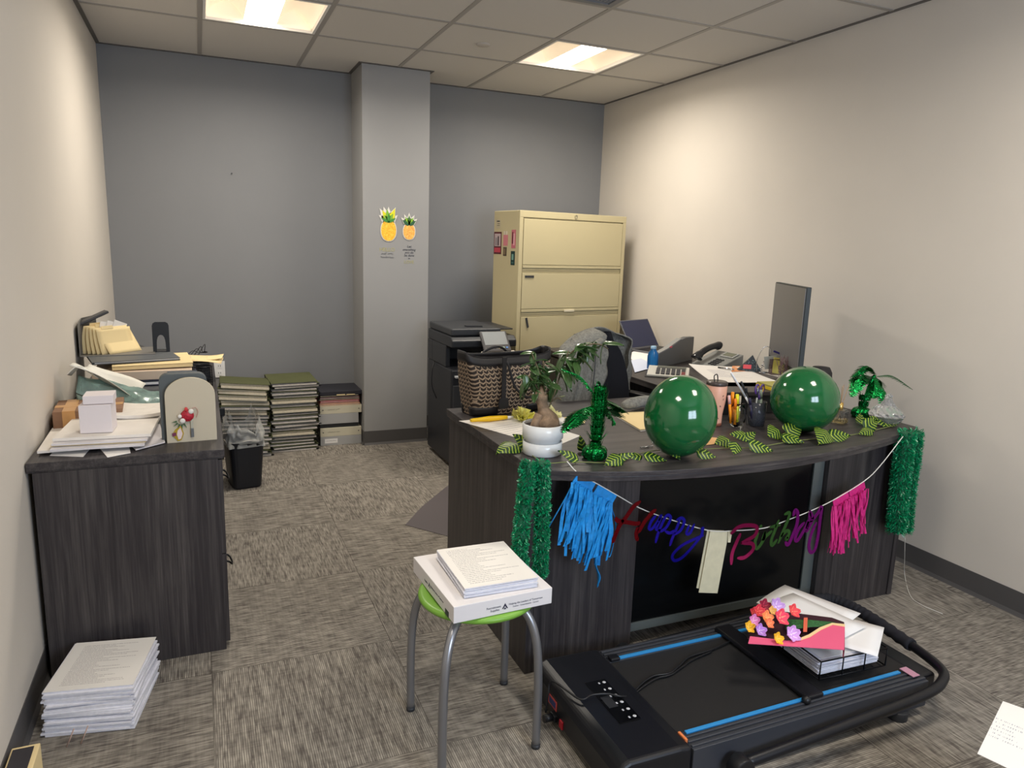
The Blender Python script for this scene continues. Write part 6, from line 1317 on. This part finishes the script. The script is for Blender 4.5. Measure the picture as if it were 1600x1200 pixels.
M_OL = mat('olive_folder', (84, 88, 56), .7, var=.06, vscale=20); M_OLD = mat('olive_folder_dark', (62, 66, 48), .7); M_PGE = mat('folder_pages', (196, 190, 184), .8, var=.12, vscale=70); M_PGC = mat('folder_pages_cream', (212, 202, 180), .8, var=.1, vscale=70)
ords = ['lowest', 'second', 'third', 'fourth', 'fifth', 'sixth', 'seventh', 'eighth', 'ninth', 'tenth', 'eleventh', 'twelfth', 'thirteenth', 'fourteenth', 'fifteenth', 'sixteenth', 'seventeenth', 'eighteenth', 'nineteenth']
def fold(th, w=.155, d=.125, m1=M_PGE, proto=[None]):
    t = thing('hanging_folder', 'x', 'file folder', (0, 0, 0))
    g = G(); g.box(-w, w, -d, d, 0, .0015); g.box(-w, w, -d, d, th-.004, th-.0015); g.box(-w, w, d-.0012, d, .0012, th-.0016); part('cover', g, M_OL, t)
    g = G(); g.box(-w+.008, w-.006, -d-.003, d-.002, .0016, th*.42); g.box(-w+.004, w-.012, -d+.018, d-.002, th*.42, th-.005); part('pages', g, m1, t)
    for s in (-1, 1): g = G(); g.box(s*(w-.002)-.004, s*(w-.002)+.004, -d-.008, -d-.003, th*.25, th*.25+.004); g.box(s*(w+.006)-.006, s*(w+.006)+.006, -d-.006, -d+.012, th*.2, th*.2+.003); part('rail_hook', g, M_BLKMET, t)
    return t
pr1, pr2, pr3 = fold(.024), fold(.034, m1=M_PGC), fold(.019)
def stackpile(cx, cy, n, ztop, seed, where, grp, lean=(0, 0), yaw0=0, tilt=0):
    q = random.Random(seed); z = .0005; hs = {0: .024, 1: .034, 2: .019}; ks = [q.choice([0, 0, 2, 1, 2]) for _ in range(n)]; tot = sum(hs[k] for k in ks); s = (ztop-.002)/tot
    for i, k in enumerate(ks):
        src = (pr1, pr2, pr3)[k]; f = z/ztop; pos = (cx+lean[0]*f+q.uniform(-.012, .012), cy+lean[1]*f+q.uniform(-.010, .010), z)
        nm = ('topmost' if i == n-1 else (ords[i] if i == 0 else ords[i]+' from the bottom'))
        c = dup(src, pos, None, '%s olive hanging folder in the %s' % (nm, where), grp, rot=(math.radians(5) if (i == n-1 and not tilt) else 0, tilt*f**1.5, yaw0+q.uniform(-.06, .06))); c.scale = (1, 1, s*.985); z += hs[k]*s
stackpile(1.065, -.245, 19, .50, 5, 'middle floor pile', 'olive hanging folders in the middle pile', (.02, 0), .05)
stackpile(.765, -.31, 17, .51, 8, 'left floor pile behind the bin', 'olive hanging folders in the left pile', (-.01, -.03), -.04, math.radians(6))
for o in [q for q in D.objects if q.parent in (pr1, pr2, pr3)]+[pr1, pr2, pr3]: D.objects.remove(o)
# white binders, right pile
def binder(name, lab, cat, x0, x1, yf, z0, z1, col, col2=None, rings=False, lbl=False):
    t = thing(name, lab, cat, ((x0+x1)/2, yf, z0)); w = (x1-x0)/2; h = z1-z0-.001; g = G(); g.box(-w, w, 0, .003, 0, h); g.box(-w, w, .003, .26, 0, .003); g.box(-w, w, .003, .26, h-.003, h); part('cover', g, col, t, .001)
    g = G(); g.box(-w+.005, w-.005, .004, .25, .0035, h-.0035); part('pages', g, M_PGE, t)
    if rings:
        for s in (-1, 1): g = G(); g.cyl((s*(w-.02), -.001, h/2), (s*(w-.02), .001, h/2), .004, n=10); part('rivet', g, M_DK, t)
        g = G(); scrib(g, Mx((-w*.35, -.0006, h/2), PI/2), (.05, .025), .010, seed=len(lab)); part('spine_text', g, mat('logo_ink'), t)
    if lbl: g = G(); g.box(-w+.03, -w+.12, -.001, -.0002, h*.25, h*.75); part('spine_label', g, M_PAPER, t); g = G(); scrib(g, Mx((-w+.075, -.0014, h/2), PI/2), (.036, .024), .009, seed=3); part('spine_text', g, mat('logo_ink'), t)
    return t
M_BG, M_BC, M_BW = mat('binder_grey', (170, 170, 170), .5), mat('binder_cream', (206, 200, 178), .5), mat('binder_white', (196, 192, 182), .5)
bx0, bx1, by = 1.262, 1.553, -.30
binder('ring_binder', 'light grey ring binder with a spine label at the bottom of the right floor pile', 'binder', bx0, bx1, by, .0005, .066, M_BG, lbl=True)
binder('ring_binder', 'cream ring binder with handwriting, second from the bottom of the right floor pile', 'binder', bx0, bx1, by, .066, .128, M_BC, rings=True)
binder('paper_bundle', 'thin grey bundle between the cream binders of the right floor pile', 'papers', bx0, bx1-.02, by+.01, .128, .158, M_DK)
binder('ring_binder', 'plain white binder set back in the middle of the right floor pile', 'binder', bx0-.01, bx1-.02, by, .158, .232, M_BG)
binder('ring_binder', 'cream ring binder with handwriting, upper one in the right floor pile', 'binder', bx0, bx1+.003, by, .232, .290, M_BC, rings=True)
for k, (c, lb) in enumerate([((222, 176, 130), 'orange'), ((206, 130, 130), 'pink'), ((190, 70, 84), 'red'), ((60, 62, 52), 'dark olive'), ((96, 38, 48), 'dark red'), ((30, 32, 36), 'black')]):
    z = .290+k*.0125; g = G(); w = .143-.003*(k % 3); g.box(-w, w, 0, .24, 0, .0022); g.box(-w, w, 0, .24, .0092, .0115); t = thing('card_folder', '%s card folder between the binders and the top box of the right floor pile' % lb, 'folder', ((bx0+bx1)/2-.005, by+.004*(k % 2), z+.0005)); part('cover', g, mat('fold_'+lb, c, .6), t); g = G(); g.box(-w+.003, w-.006, .002, .238, .0024, .009); part('pages', g, M_PGC if k % 2 else M_PGE, t)
t = thing('black_binder', 'wide black binder box lying on top of the right floor pile', 'binder', ((bx0+bx1)/2, by, .3655)); g = G(); g.box(-.145, .150, -.005, .28, 0, .03); part('cover', g, mat('binder_black', (42, 42, 50), .45), t, .003); g = G(); g.box(-.03, .03, -.009, -.0055, .0, .006); g.box(.04, .10, -.009, -.0055, -.0, .005); part('tab', g, M_CREAM, t)
